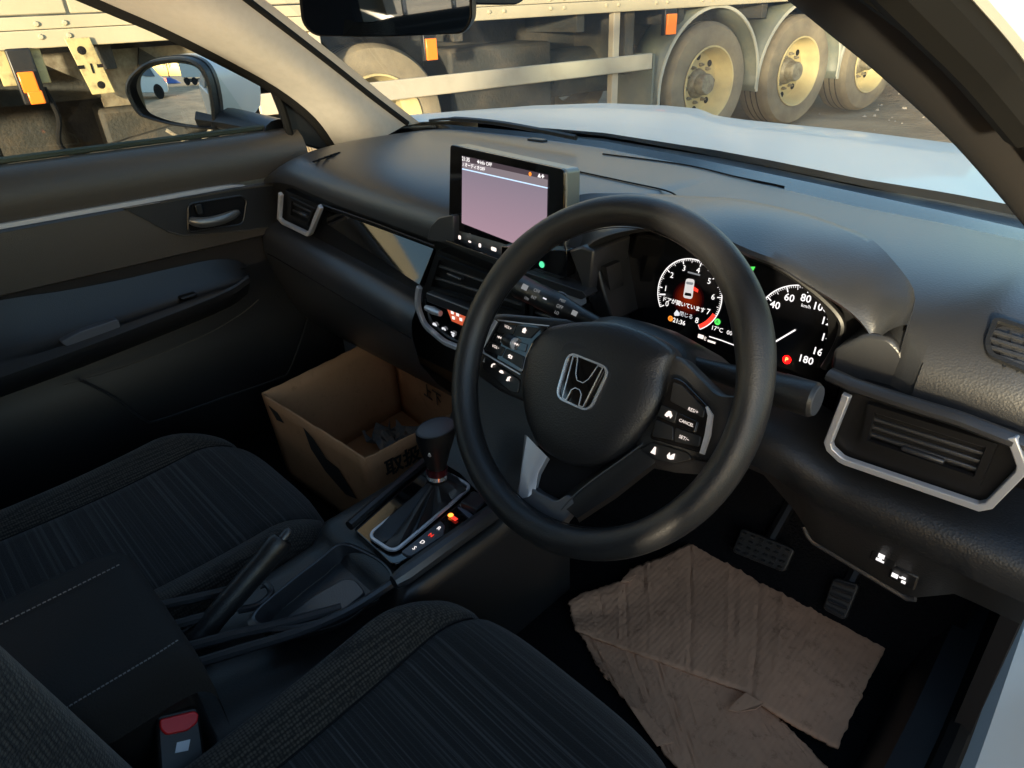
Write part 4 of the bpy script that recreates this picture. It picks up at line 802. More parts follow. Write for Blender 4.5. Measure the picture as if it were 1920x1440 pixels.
kb = MB().prism([dpx(838, 438, .001), dpx(1060, 517, .001), dpx(1060, 532, .016), dpx(836, 452, .016)], -DN*.02+A(0, 0, -.004)).build('button_strip', M_gloss, dp, bevel=.0015)
for x, y, a_, b_ in ((862, 445, .0055, .006), (881, 453, .006, .0028), (900, 460, .005, .006), (926, 467, .011, .0055)):
    MB().prism(round_poly([dpx(x, y, .0105)+ux*u*a_/2+DV*v*b_/2 for u, v in ((-1, -1), (1, -1), (1, 1), (-1, 1))], .0018, 3), DN*.0006).build('lit_button', G_warm, dp)
arch = catmull([dpx(x, y, .014) for x, y in ((795, 452), (800, 425), (818, 404), (838, 397), (852, 394))], 20); pass
MB().prism(round_poly([dpx(x, y, .012) for x, y in ((800, 452), (806, 425), (822, 408), (850, 402), (850, 455))], .006), -DN*.05).build('display_plinth', M_dash, ds, bevel=.004)

# ================================================================== steering wheel
sw = thing('steering_wheel', 'black leather steering wheel with chrome emblem and lit buttons', 'steering wheel', (.349, 0, .964))
tw = R_(31.9); WX = A(1, 0, 0); WU = A(0, math.sin(tw), math.cos(tw)); WN = A(0, -math.cos(tw), math.sin(tw)); W0 = A(.349, 0, .964)
W = lambda u, v, n=0.: W0+u*WX+v*WU+n*WN
def wpx(x, y, n=-.015): return on(x, y, WN, W0+WN*n)
def wprism(pts_, n, dep, name, m, parent=sw, r=.003, bevel=.001, seg=4):
    return MB().prism(round_poly([wpx(x, y, n) for x, y in pts_], r, seg), -WN*dep).build(name, m, parent, bevel=bevel)
rows = []; nn = 96; RM = .1712
for i in range(nn+1):
    a = 2*math.pi*i/nn; e = math.cos(a)*WX+math.sin(a)*WU
    grip = math.exp(-((math.degrees(a) % 360-32)/14)**2)+math.exp(-((math.degrees(a) % 360-148)/14)**2)
    ra, rb = .0156+.0018*grip, .0165+.001*grip
    rows.append([W0+e*(RM-.001*grip)+ra*math.cos(q)*e+rb*math.sin(q)*WN for q in np.linspace(0, 2*math.pi, 20, endpoint=False)])
MB().grid(rows, close=True).build('rim', M_leather, sw)
MB().lathe([(RM-.0158, -.0045), (RM-.0168, -.005), (RM-.0158, -.0055)], W0, WN, 96).build('rim_seam', M_matte, sw)
# spoke bodies
def spoke(pts_, n0, n1, name='spoke', m=M_dark):
    P = round_poly([wpx(x, y, n0) for x, y in pts_], .010, 4); c = P.mean(0)
    return MB().grid([[c+(p-c)*.9+WN*.004 for p in P], [c+(p-c)*.97+WN*.002 for p in P], P, P-WN*.02], close=True, cap=True).build(name, m, sw)
spoke(((890, 600), (940, 588), (1075, 600), (1060, 700), (1000, 760), (940, 735), (878, 690)), -.026, 0, m=M_leather)
spoke(((1235, 670), (1275, 665), (1352, 742), (1400, 742), (1408, 800), (1345, 872), (1300, 862), (1190, 850)), -.026, 0, m=M_leather)
# airbag pad
outl = catmull([wpx(x, y, -.020) for x, y in ((1028, 615), (1083, 604), (1151, 604), (1205, 620), (1243, 640), (1262, 660), (1261, 676), (1252, 704), (1244, 748), (1221, 791), (1178, 840), (1140, 865), (1097, 875), (1056, 867), (1015, 840), (997, 808), (985, 770), (980, 715), (988, 669), (1005, 638))], 80, True)
hc = outl.mean(0); dome = []
for s_, d in ((1.0, -.02), (1.0, -.002), (.985, .003), (.95, .0065), (.88, .0095), (.75, .0125), (.55, .0145), (.3, .0155), (.08, .0157)): dome.append([hc+(p-hc)*s_+WN*d for p in outl])
MB().grid(dome, close=True, cap=True).build('airbag_cover', M_hub, sw)
# emblem
EC = wpx(1090, 717, -.0045); E_ = lambda u, v, d=0.: EC+u*WX+v*WU+WN*d
MB().prism(round_poly([E_(-.042, .036, -.001), E_(.042, .036, -.001), E_(.035, -.040, -.001), E_(-.035, -.040, -.001)], .016, 6), -WN*.006).build('emblem_seat', mat('emblem_seat_vinyl', (.014, .014, .017), .45), sw, bevel=.001)
em = MB().prism(round_poly([E_(-.026, .0235, .0002), E_(.026, .0235, .0002), E_(.0215, -.0235, .0002), E_(-.0215, -.0235, .0002)], .011, 6), -WN*.002).build('emblem', M_gloss, sw)
rp2 = round_poly([E_(-.027, .0245, .0006), E_(.027, .0245, .0006), E_(.0225, -.0245, .0006), E_(-.0225, -.0245, .0006)], .011, 6)
MB().strip(rp2, .0026, .0022, WN, closed=True).build('emblem_ring', M_chrome, em)
hh = [(-.0195, .0225), (-.0135, .0228), (-.0085, .006), (-.004, .0005), (.004, .0005), (.0085, .006), (.0135, .0228), (.0195, .0225), (.0140, -.0225), (.0085, -.0228), (.0068, -.011), (.003, -.0075), (-.003, -.0075), (-.0068, -.011), (-.0085, -.0228), (-.0140, -.0225)]
MB().prism([E_(u, v, .0022) for u, v in hh], -WN*.0018).build('emblem_letter', M_gloss, em, bevel=.0004); MB().strip([E_(u, v, .0022) for u, v in hh], .0011, .0008, WN, closed=True).build('emblem_letter_edge', M_chrome, em)
# left buttons
lp_ = wprism(((932, 601), (1030, 612), (1000, 640), (985, 672), (979, 700), (903, 657)), -.014, .012, 'button_panel', M_gloss, r=.004)
MB().strip([wpx(x, y, -.0135) for x, y in ((931, 602), (915, 630), (903, 655), (908, 662), (976, 702))], [.005, .006, .005, .002, .0015], .002, WN).build('silver_edge', M_silver, lp_)
MB().strip([wpx(x, y, -.0135) for x, y in ((934, 600), (980, 606), (1030, 611))], .0012, .001, WN).build('panel_edge', M_silver, lp_)
def wtext(s, x, y, h, parent, m=G_warm, n=-.0115): text(s, wpx(x, y, n), WX, WU, h, m, parent, 'button_lettering')
def wicon(x, y, pts_, parent, m=G_warm, n=-.0112): p = wpx(x, y, n); MB().prism([p+u*.78*WX+v*.78*WU for u, v in pts_], -WN*.0004).build('button_icon', m, parent)
for P_ in (((940, 606), (967, 610), (960, 628), (931, 622)), ((970, 610), (1012, 615), (994, 634), (962, 629)), ((920, 640), (946, 652), (938, 668), (908, 655)), ((949, 653), (982, 668), (978, 692), (941, 669))):
    wprism(P_, -.0125, .006, 'button', M_black, lp_, .002, .0006)
wprism(((929, 625), (948, 631), (942, 644), (922, 637)), -.0125, .004, 'button', M_gloss, lp_, .001, .0005); wprism(((962, 637), (988, 645), (984, 660), (957, 651)), -.0125, .004, 'button', M_gloss, lp_, .001, .0005)
a_, b_ = wpx(946, 635, -.012), wpx(965, 644, -.012); MB().tube([a_, a_*.8+b_*.2, a_*.2+b_*.8, b_], [.006, .0075, .0075, .006], 14).build('scroll_wheel', M_dark, lp_); MB().tube([b_-WX*.001, b_+WX*.001], .0072, 14).build('scroll_wheel_ring', M_silver, lp_)
wtext('VOL+', 953, 614, .0034, lp_); wtext('VOL−', 930, 651, .0034, lp_); wtext('I◀◀', 937, 633, .0026, lp_); wtext('▶▶I', 969, 646, .0026, lp_)
wicon(983, 619, ((-.0045, 0), (0, .004), (.0045, 0), (.003, 0), (.003, -.004), (-.003, -.004), (-.003, 0)), lp_)
wicon(956, 669, ((-.005, .001), (-.001, .004), (-.001, .0025), (.004, .0025), (.004, -.002), (-.003, -.002), (-.003, -.0008), (.0025, -.0008), (.0025, .001), (-.001, .001), (-.001, -.001)), lp_)
lb2 = wprism(((908, 668), (975, 712), (970, 738), (955, 734), (903, 690)), -.020, .010, 'button_row', M_black, sw, .004)
wicon(925, 686, ((-.004, -.003), (-.0045, .001), (-.001, .004), (.0025, .004), (.001, .002), (-.001, .0015), (-.0022, -.0005), (-.0015, -.003)), lb2, n=-.0175)
wicon(940, 697, ((-.005, -.001), (-.002, .0022), (.002, .0022), (.005, -.001), (.002, -.002), (-.002, -.002)), lb2, n=-.0175); wicon(953, 710, ((-.003, -.004), (-.002, .002), (.001, .004), (.004, .004), (.002, .001), (.0035, -.003), (.001, -.002), (0, -.004)), lb2, n=-.0175); wicon(907, 675, ((-.001, -.003), (0, .004), (.0025, -.003)), lb2, M_silver, n=-.0175)
# right buttons
rb_ = wprism(((1258, 706), (1278, 712), (1326, 762), (1333, 780), (1318, 850), (1300, 846), (1216, 822), (1238, 765)), -.014, .012, 'button_panel', M_gloss, r=.005)
MB().strip([wpx(x, y, -.0135) for x, y in ((1326, 763), (1333, 779), (1328, 815), (1317, 851))], [.002, .005, .006, .005], .0025, WN).build('silver_edge', M_silver, rb_)
for P_ in (((1262, 716), (1278, 722), (1322, 768), (1318, 784), (1256, 752)), ((1240, 759), (1270, 772), (1264, 794), (1232, 780)), ((1230, 787), (1262, 800), (1262, 826), (1222, 818)), ((1266, 802), (1314, 818), (1310, 838), (1264, 828))):
    wprism(P_, -.0125, .006, 'button', M_black, rb_, .002, .0006)
wprism(((1272, 774), (1308, 790), (1302, 812), (1268, 797)), -.012, .006, 'button', M_gloss, rb_, .002, .0006)
wtext('RES/+', 1300, 770, .0032, rb_); wtext('CANCEL', 1287, 793, .0029, rb_); wtext('SET/−', 1283, 822, .0032, rb_)
wicon(1254, 777, ((-.005, -.003), (-.004, .001), (-.002, .004), (.001, .0045), (.003, .002), (.005, .0), (.0035, -.004), (.001, -.001), (-.001, -.004)), rb_)
rb2 = wprism(((1222, 828), (1290, 848), (1298, 862), (1262, 870), (1200, 856), (1196, 845)), -.020, .010, 'button_row', M_black, sw, .004)
wicon(1226, 845, ((-.0035, -.004), (-.001, .005), (.001, .005), (.0035, -.004)), rb2, n=-.0175); wicon(1258, 854, ((-.005, -.002), (-.003, .003), (-.001, -.001), (.002, .003), (.004, .004), (.005, -.003), (.001, -.005), (-.003, -.005)), rb2, n=-.0175)
# lower spoke: silver left arm, dark right arm and foot
MB().grid([[wpx(x, y, n_) for x, y in L_] for n_, L_ in ((-.03, ((984, 815), (974, 905), (966, 940))), (-.018, ((988, 817), (979, 872), (971, 936))), (-.016, ((1008, 838), (994, 890), (990, 932))), (-.020, ((1026, 856), (1010, 886), (1003, 922))), (-.032, ((1031, 861), (1015, 890), (1007, 922))))]).build('silver_spoke_arm', M_silver, sw)
wprism(((963, 935), (996, 912), (1006, 922), (1042, 940), (1064, 925), (1082, 945), (1045, 990), (1000, 988), (965, 955)), -.018, .016, 'spoke_foot', mat('grey_spoke_plastic', (.11, .112, .12), .35, .3), r=.006, bevel=.002)
MB().grid([[wpx(x, y, n_) for x, y in L_] for n_, L_ in ((-.034, ((1190, 832), (1108, 890), (1046, 938))), (-.019, ((1197, 838), (1114, 898), (1054, 948))), (-.017, ((1214, 852), (1134, 912), (1070, 962))), (-.020, ((1230, 866), (1152, 926), (1082, 972))), (-.034, ((1232, 874), (1156, 934), (1086, 980))))]).build('spoke_arm', mat('spoke_arm_plastic', (.008, .008, .009), .5), sw); MB().tube(catmull([wpx(x, y, -.0185) for x, y in ((1206, 832), (1160, 866), (1112, 900), (1076, 930), (1052, 956))], 24), .0011, 6).build('lit_spoke_edge', M_dash, sw)  # lit edge of the right arm put in as a paler thread
wprism(((1005, 835), (1190, 840), (1090, 910), (1050, 945), (1004, 925)), -.034, .006, 'spoke_infill', M_matte, r=.004)

# ================================================================== steering column with stalks
sc2 = thing('steering_column', 'black steering column shroud with wiper and light stalks', 'steering column', (.349, .15, .9))
def colring(n_, hw, top, bot, k=26):
    out = []
    for i in range(k):
        a = 2*math.pi*i/k; c, s_ = math.cos(a), math.sin(a); e = 2/2.8
        u = hw*math.copysign(abs(c)**e, c); v = (top if s_ > 0 else bot)*math.copysign(abs(s_)**e, s_); out.append(W(u, v, n_))
    return out
MB().grid([colring(-.045, .050, .045, .05), colring(-.05, .066, .060, .065), colring(-.065, .078, .070, .075), colring(-.11, .082, .074, .085), colring(-.20, .085, .070, .09), colring(-.26, .085, .06, .09)], close=True, cap=True).build('shroud', M_dark, sc2)
ax0, ax1 = W(-.045, .050, -.085), W(-.208, .066, -.088); d_ = unit(ax1-ax0)
wst = MB().tube([ax0, ax0+d_*.045, ax0+d_*.085, ax0+d_*.088, ax1-d_*.040, ax1-d_*.039, ax1-d_*.002, ax1], [.008, .010, .0142, .0148, .0155, .0150, .0158, .013], 20).build('wiper_stalk', M_dark, sc2)
fc = unit(CAM-(ax0+ax1)/2); fc = unit(fc-(fc @ d_)*d_); upd = unit(np.cross(fc, -d_)); upd = upd if upd[2] > 0 else -upd
for s, t, vv, h in (('OFF', .118, .004, .0045), ('INT', .118, -.005, .004), ('OFF', .074, -.001, .0045), ('LO', .074, -.009, .004), ('MIST', .074, .007, .0035), ('ON', .128, -.010, .0035)):
    text(s, ax0+d_*t+fc*.0146+upd*vv, -d_, upd, h, G_grey, wst, 'stalk_lettering')
MB().box(ax0+d_*.139+fc*.0152+upd*.002, (.010, .007, .0006), [d_, upd, fc]).build('wiper_mark', G_grey, wst); MB().box(ax0+d_*.101+fc*.0150, (.006, .0016, .0006), [d_, upd, fc]).build('index_mark', G_soft, wst); MB().box(ax0+d_*.052+fc*.0120, (.008, .006, .0006), [d_, upd, fc]).build('wiper_mark', G_grey, wst)
ax0, ax1 = W(.05, .045, -.09), W(.192, .052, -.088); d_ = unit(ax1-ax0)
ls = MB().tube([ax0, ax0+d_*.05, ax1-d_*.052, ax1-d_*.05, ax1-d_*.034, ax1-d_*.033, ax1-d_*.003, ax1], [.009, .011, .014, .0165, .0165, .0172, .0172, .0150], 24).build('light_stalk', M_dark, sc2)
MB().lathe([(0, .0012), (.0145, .001), (.0152, 0)], ax1, d_, 24).build('stalk_cap', mat('stalk_cap_grey', (.055, .06, .07), .6), ls)
fc = unit(CAM-(ax0+ax1)/2); fc = unit(fc-(fc @ d_)*d_); upd = unit(np.cross(d_, -fc)); upd = upd if upd[2] > 0 else -upd
text('AUTO', ax1-d_*.044+fc*.0168+upd*.003, d_, upd, .0045, G_grey, ls, 'stalk_lettering'); text('OFF', ax1-d_*.044+fc*.0168-upd*.006, d_, upd, .004, G_grey, ls, 'stalk_lettering')
# ignition surround and small lit switch left of the column, seen through the wheel
ig = onY(1054, 570, .165); igo = MB().lathe([(.014, 0), (.017, .006), (.019, 0), (.02, -.03)], ig, (.1, -1, .2), 24).build('start_button_ring', M_silver, ds); MB().lathe([(0, .003), (.013, .003), (.0145, -.01)], ig, (.1, -1, .2), 20).build('start_button', M_gloss, igo)
for x, y, a_, b_ in ((1090, 599, .006, .006), (1078, 596, .005, .0015)): MB().box(onY(x, y, .15), (a_, .001, b_)).build('switch_mark', G_soft, ds)

# ================================================================== centre console
cs = thing('centre_console', 'black centre console with gloss shift panel between the seats', 'centre console', (.04, -.2, .35))
ZP = .612
sec = lambda y: [(-.085, .35), (-.080, ztopc(y)-.03), (-.074, ztopc(y)-.006), (-.066, ztopc(y)), (-.045, ztopc(y)-.002), (.118, ztopc(y)-.002), (.138, ztopc(y)), (.146, ztopc(y)-.006), (.150, ztopc(y)-.03), (.154, .35)]
ztopc = lambda y: interp([-.8, -.40, -.16, -.13, .05, .10, .16, .20], [.555, .555, .570, .600, .603, .62, .70, .78], y)
MB().grid([[(x, y, z) for x, z in sec(y)] for y in np.r_[np.linspace(-.8, -.18, 16), -.16, -.145, -.13, np.linspace(-.1, .20, 14)]]).build('body', M_dark, cs, sharp=50)
def cz(x, y, z=ZP): return onZ(x, y, z)
gp2 = [cz(x, y) for x, y in ((663, 992), (800, 868), (842, 862), (928, 956), (748, 1056), (735, 1058))]
MB().prism(round_poly(gp2, .006), (0, 0, -.02)).build('shift_panel', M_gloss, cs, bevel=.002)
MB().tube([cz(x, y, ZP+.004) for x, y in ((655, 986), (725, 925), (795, 866))], .008, 8).build('panel_rail', M_dark, cs)
MB().tube([cz(x, y, ZP+.006) for x, y in ((738, 1092), (760, 1078), (840, 1020), (925, 960), (938, 945))], [.010, .014, .014, .014, .010], 10).build('panel_rail', M_dash, cs)
rg = round_poly([cz(x, y, ZP+.003) for x, y in ((690, 1006), (738, 1038), (884, 914), (838, 888))], [.016, .016, .014, .014], 6)
MB().strip(rg, .006, .004, (0, 0, 1), closed=True).build('gate_ring', M_silver, cs, bevel=.0008)
MB().prism(round_poly([cz(x, y, ZP+.002) for x, y in ((694, 1004), (738, 1032), (878, 914), (838, 892))], .014, 5), (0, 0, -.004)).build('gate_floor', M_matte, cs)
ip = [cz(x, y, ZP+.003) for x, y in ((752, 1034), (826, 976), (834, 985), (832, 1003), (772, 1042), (764, 1042))]; ipo = MB().prism(round_poly(ip, .003), (0, 0, -.004)).build('gear_indicator', mat('indicator_plate', (.09, .095, .11), .35), cs, bevel=.0008)
gd = unit(cz(845, 967)-cz(777, 1028)); gx_ = unit(np.cross(gd, (0, 0, 1)))
for s, x, y, m in (('S', 777, 1028, G_white), ('D', 792, 1017, G_white), ('N', 808, 1004, G_red), ('R', 823, 991, G_white)): text(s, cz(x, y, ZP+.0035), gx_, gd, .0070, m, ipo, 'gear_letter', bold=.01)
MB().lathe([(0, .001), (.004, .001), (.0045, 0)], cz(845, 966, ZP+.003), (0, 0, 1), 16).build('park_lamp', glow('park_lamp_glow', (1, .22, .03), 3), cs); MB().box(cz(852, 972, ZP+.003), (.010, .006, .001)).build('park_lamp_mark', G_red, cs)
MB().box(cz(891, 943, ZP+.008), (.034, .034, .014), [gx_, gd, A(0, 0, 1)]).build('console_switch', M_dark, cs, bevel=.003)
MB().prism([cz(x, y, ZP+.002) for x, y in ((776, 1044), (832, 1006), (834, 1012), (790, 1040), (768, 1050))], (0, 0, -.003)).build('pale_reflection', mat('reflection_tint', (.30, .33, .42), .25, .5), cs); MB().prism([cz(x, y, ZP+.002) for x, y in ((858, 950), (870, 953), (890, 968), (884, 974))], (0, 0, -.003)).build('pale_reflection', bpy.data.materials['reflection_tint'], cs)  # pale reflections on the gloss panel put in as coloured patches
# cup tray behind the shift panel
tro = [(545, 1092), (600, 1050), (640, 1022), (690, 1040), (722, 1062), (730, 1086), (690, 1112), (640, 1146), (560, 1170), (500, 1172), (480, 1150)]
tp = catmull([cz(x, y, .600) for x, y in tro], 48, True); tcn = tp.mean(0)
MB().grid([[tcn+(p-tcn)*1.10-A(0, 0, .002) for p in tp], [tcn+(p-tcn)*1.03+A(0, 0, .001) for p in tp], tp, [tcn+(p-tcn)*.96-A(0, 0, .012) for p in tp], [tcn+(p-tcn)*.90-A(0, 0, .026) for p in tp]], close=True).build('tray_wall', M_dash, cs)
MB().prism([tcn+(p-tcn)*.97-A(0, 0, .0265) for p in tp], (0, 0, -.004)).build('tray_floor', M_dark, cs)
ld = round_poly([cz(x, y, .585) for x, y in ((535, 1158), (587, 1117), (645, 1084), (666, 1086), (686, 1110), (640, 1146), (565, 1166))], .008); MB().prism(ld, (0, 0, -.012)).build('tray_mat', M_dash, cs, bevel=.002)
for L_ in (((282, 1140), (405, 1113), (470, 1095)), ((300, 1180), (372, 1160), (420, 1148)), ((322, 1222), (440, 1190), (520, 1172), (640, 1140)), ((305, 1264), (440, 1222), (570, 1182), (660, 1142), (735, 1094))):
    MB().tube(catmull([cz(x, y, .598) for x, y in L_], 20), .0068, 8).build('console_rail', M_dash, cs)
MB().tube(catmull([cz(x, y, .59) for x, y in ((447, 1144), (485, 1135), (508, 1113), (500, 1096), (487, 1098))], 16), .005, 8).build('tray_edge', M_dash, cs)

# ================================================================== gear lever
gl_ = thing('gear_lever', 'automatic gear lever with dark knob and leather boot', 'gear lever', (.02, .01, .61))
kb_ = onX(817, 803, .02); d_ = unit(A(.0, -.10, -1))
def kring(c, rx, ry, n=24): return [c+A(rx*math.cos(2*math.pi*i/n), ry*math.sin(2*math.pi*i/n), 0) for i in range(n)]
prof = ((-.006, .020, .026), (.0, .0215, .030), (-.0015, .0265, .034), (.014, .0265, .033), (.028, .0235, .029), (.045, .0195, .023), (.060, .0175, .0185), (.066, .0165, .0165))
MB().grid([kring(kb_+d_*t, rx, ry) for t, rx, ry in prof[2:]], close=True, cap=True).build('knob', M_black, gl_)
MB().grid([kring(kb_+d_*.0015, .0245, .0315), kring(kb_+d_*-.002, .0240, .031), kring(kb_+d_*-.0045, .019, .026), kring(kb_+d_*-.0055, .006, .01)], close=True, cap=True).build('knob_cap', mat('knob_cap_grey', (.075, .08, .09), .5), gl_)
MB().box(kb_+d_*.03+A(.010, -.022, 0), (.008, .006, .010)).build('release_button', M_silver, gl_, bevel=.002)
MB().tube([kb_+d_*.055, kb_+d_*.13], [.0160, .0150], 14).build('shaft', M_black, gl_); MB().tube([kb_+d_*.083, kb_+d_*.090], .0168, 16).build('shaft_collar', M_chrome, gl_)
MB().tube([kb_+d_*.070, kb_+d_*.082], .0172, 16).build('red_reflection_band', mat('red_reflection_tint', (.05, .008, .010), .2), gl_)  # red reflection on the lever neck painted in as a band
top_c = kb_+d_*.094; base = resample(np.vstack([rg, rg[:1]]), 33)[:-1]; rows = []
rngs = np.random.default_rng(3)
for t in np.linspace(0, 1, 9):
    row = []
    for i, p in enumerate(base):
        a = 2*math.pi*i/32; e = unit((p-top_c)*A(1, 1, 0)); q = top_c+e*.0165; f = t**1.6
        row.append(p*(1-f)+q*f*1.0+e*.010*math.sin(math.pi*t)*(.4+.6*math.sin(i*2.4+t*5))*.6+A(0, 0, .012*math.sin(math.pi*t)*math.sin(i*1.7)*.5))
    rows.append(row)
MB().grid(rows, close=True).build('boot', mat('boot_leather', (.018, .017, .018), .38, bump=(300, .6, 'noise')), gl_)

# ================================================================== handbrake
hb_ = thing('handbrake', 'black handbrake lever resting between the seats', 'handbrake', (-.02, -.36, .56))
hp_ = [onX(x, y, -.02) for x, y in ((372, 1200), (400, 1162), (450, 1105), (500, 1047), (530, 1010))]
MB().tube(catmull(hp_, 16), [.018]*2+[.015]*4+[.0155]*6+[.0165, .0165, .016, .013], 14, flat=1.2).build('grip', M_dark, hb_)
d_ = unit(np.array(hp_[-1])-hp_[-2]); MB().tube([hp_[-1], np.array(hp_[-1])+d_*.012, np.array(hp_[-1])+d_*.016], [.007, .0065, .004], 12).build('button', M_dash, hb_)
MB().tube([hp_[0], onX(360, 1215, -.02)], [.022, .026], 12).build('gaiter', M_matte, hb_)

# ================================================================== armrest box
ar = thing('armrest', 'dark cloth armrest box with grey stitching between the seats', 'armrest', (.03, -.6, .6))
AZ = .735; fl, fr2 = onZ(250, 1000, AZ), onZ(320, 1212, AZ)
xl, xr, yfA = fl[0]-.004, fr2[0], (fl[1]+fr2[1])/2
rows = []
for y, dz in ((yfA+.004, -.10), (yfA+.006, -.045), (yfA+.002, -.018), (yfA-.010, -.004), (yfA-.03, 0), (yfA-.12, .002), (yfA-.25, .002), (yfA-.36, -.004), (yfA-.375, -.05)):
    k = .0 if dz > -.04 else .003
    rows.append([(x, y, AZ+dz+e) for x, e in ((xl-.006, -.07), (xl-.008, -.03), (xl-.002, -.010), (xl+.010, -.002), (xl+.05, .001), (xl*.5+xr*.5, .003), (xr-.05, .001), (xr-.012, -.002), (xr, -.010), (xr+.007, -.03), (xr+.005, -.07))])
MB().grid(rows).build('lid', M_arm, ar, subd=1, sharp=80)
MB().box(((xl+xr)/2, yfA-.19, AZ-.135), (xr-xl-.006, .36, .15)).build('box', M_black, ar, bevel=.01)
def stitches(P, n, name='stitch'):
    P = resample(P, n+1); mb = MB()
    for i in range(n):
        a, b = P[i], P[i]*.35+P[i+1]*.65; mb.tube([a, (a+b)/2+A(0, 0, .0005), b], .0008, 5)
    mb.build(name, M_stitch, ar)
stitches([(xr-.004, yfA-.008, AZ-.0015), (xr-.002, yfA-.03, AZ-.001), (xr-.002, yfA-.20, AZ+.001)], 48)
xm = onZ(100, 1128, AZ)[0]; stitches([(xm, yfA-.015, AZ+.004), (xm, yfA-.22, AZ+.006)], 40)

# ================================================================== seats
def seat(name, label, cx, z0, yf, hw, ybase, lean=20):
    t_ = thing(name, label, 'car seat', (cx, -.35, .36)); MB().box((cx, -.36, .435), (hw*1.55, .44, .17)).build('base', M_matte, t_, bevel=.02)
    L_ = yf+.64
    def top(s, t):
        a = abs(s); yfr = yf-.085*a**4; bo = .030*np.clip((a-.60)/.26, 0, 1); bo = bo*bo/.030*(3-2*bo/.030) if bo > 0 else 0
        z = z0+bo*.75-.012*math.sin(math.pi*min(1, t*1.2))-.045*max(0, 1-t/.16)**2-.05*max(0, (a-.9)/.1)**2+.035*max(0, t-.75)/.25*0
        z -= .006*math.exp(-((a-.66)/.018)**2)
        return (cx+hw*s*(1-.15*t), yfr-t*L_, z)
    def panel(s0, s1, ns, nm, m, skirt=()):
        rows = []
        for t in np.r_[-3, -2, -1, np.linspace(0, .2, 9), np.linspace(.25, 1, 16)]:
            row = []
            for s in np.linspace(s0, s1, ns):
                p = top(s, max(t, 0))
                if t < 0: k = int(-t); p = (p[0], p[1]+(.010, .006, -.03)[k-1], p[2]-(.035, .10, .20)[k-1])
                row.append(p)
            for sg in skirt:
                ex = []
                s = -1 if sg < 0 else 1; p = row[0] if sg < 0 else row[-1]
                ex = [(p[0]+s*.012, p[1], p[2]-.04), (p[0]+s*.010, p[1], p[2]-.14), (p[0]-s*.02, p[1], p[2]-.22)]
                row = ex[::-1]+row if sg < 0 else row+ex
            rows.append(row)
        return MB().grid(rows).build(nm, m, t_, sharp=80)
    panel(-.66, .66, 26, 'cushion', M_stripe); panel(-1, -.66, 14, 'cushion_bolster', M_mesh, (-1,)); panel(.66, 1, 14, 'cushion_bolster', M_mesh, (1,))
    for sg in (-1, 1): MB().tube([np.array(top(sg*.66, t))+A(0, 0, .0005) for t in np.linspace(.02, .95, 40)], .0016, 6).build('seam', M_matte, t_)
    H = .60; ln = R_(lean)
    def back(s, h, d=0):
        a = abs(s); hw2 = hw*(1.0-.18*max(0, (h-.72)/.28)**2-.04*h); bo = np.clip((a-.55)/.30, 0, 1); bo = bo*bo*(3-2*bo)*.055*(1-.55*h)
        y = ybase-h*H*math.sin(ln)+bo-.02*math.sin(math.pi*h)*0-.03*max(0, (a-.9)/.1)**2; return (cx+hw2*s, y-d, z0-.03+h*H*math.cos(ln))
    def bpanel(s0, s1, ns, nm, m):
        hs_ = np.r_[0, np.linspace(.04, .94, 20), .98, 1.0]; rows = []
        for h in hs_:
            rows.append([back(s, h, .02*max(0, (h-.94)/.06)**2) for s in np.linspace(s0, s1, ns)])
        return MB().grid(rows).build(nm, m, t_, sharp=80)
    bpanel(-.58, .58, 20, 'backrest', M_stripe); bpanel(-1, -.58, 14, 'backrest_bolster', M_mesh); bpanel(.58, 1, 14, 'backrest_bolster', M_mesh)
    shell = [[back(s, h, dd) for s in np.linspace(-1, 1, 15)] for h, dd in ((0, .03), (0, .11), (.5, .11), (.95, .09), (1.0, .03))]
    MB().grid(shell).build('backrest_shell', M_side, t_, sharp=80)
    for sg in (-1, 1): MB().grid([[back(sg, h, 0) for h in np.linspace(0, 1, 10)], [back(sg, h, .10) for h in np.linspace(0, 1, 10)]]).build('backrest_side', M_side, t_)
    hr = back(0, 1); MB().box((hr[0], hr[1]-.05, hr[2]+.14), (.25, .09, .17)).build('headrest', M_side, t_, bevel=.04, seg=4)
    for sg in (-1, 1): MB().tube([(hr[0]+sg*.06, hr[1]-.05, hr[2]-.03), (hr[0]+sg*.06, hr[1]-.05, hr[2]+.08)], .006, 8).build('headrest_post', M_chrome, t_)
seat('passenger_seat', 'empty dark striped cloth passenger seat next to the cardboard box', -.318, .575, -.088, .246, -.66)
seat('driver_seat', 'dark striped cloth driver seat in front of the steering wheel', .388, .628, -.068, .228, -.527, 6)

# ================================================================== seat belt buckle
bk_ = thing('seat_belt_buckle', 'black seat belt buckle with red release button beside the driver seat', 'seat belt buckle', (.11, -.43, .5))
BN = unit((.62, .22, .75)); BO = A(.163, -.432, .622); bpx = lambda x, y, d=0.: on(x, y, BN, BO+BN*d)
MB().prism(round_poly([bpx(x, y) for x, y in ((292, 1340), (372, 1322), (388, 1440), (300, 1462))], .006), -BN*.03).build('body', M_black, bk_, bevel=.003)
MB().prism(round_poly([bpx(x, y, .003) for x, y in ((299, 1348), (365, 1332), (373, 1338), (371, 1354), (352, 1370), (312, 1378), (300, 1366))], .003), -BN*.006).build('release_button', M_red, bk_, bevel=.0015)
MB().prism([bpx(x, y, .001) for x, y in ((332, 1392), (357, 1386), (353, 1407), (328, 1412))], -BN*.0008).build('sticker', M_sticker, bk_)
MB().tube([A(.115, -.46, .36), A(.118, -.445, .50), bpx(340, 1450, -.015)], .012, 8).build('stalk', M_black, bk_)

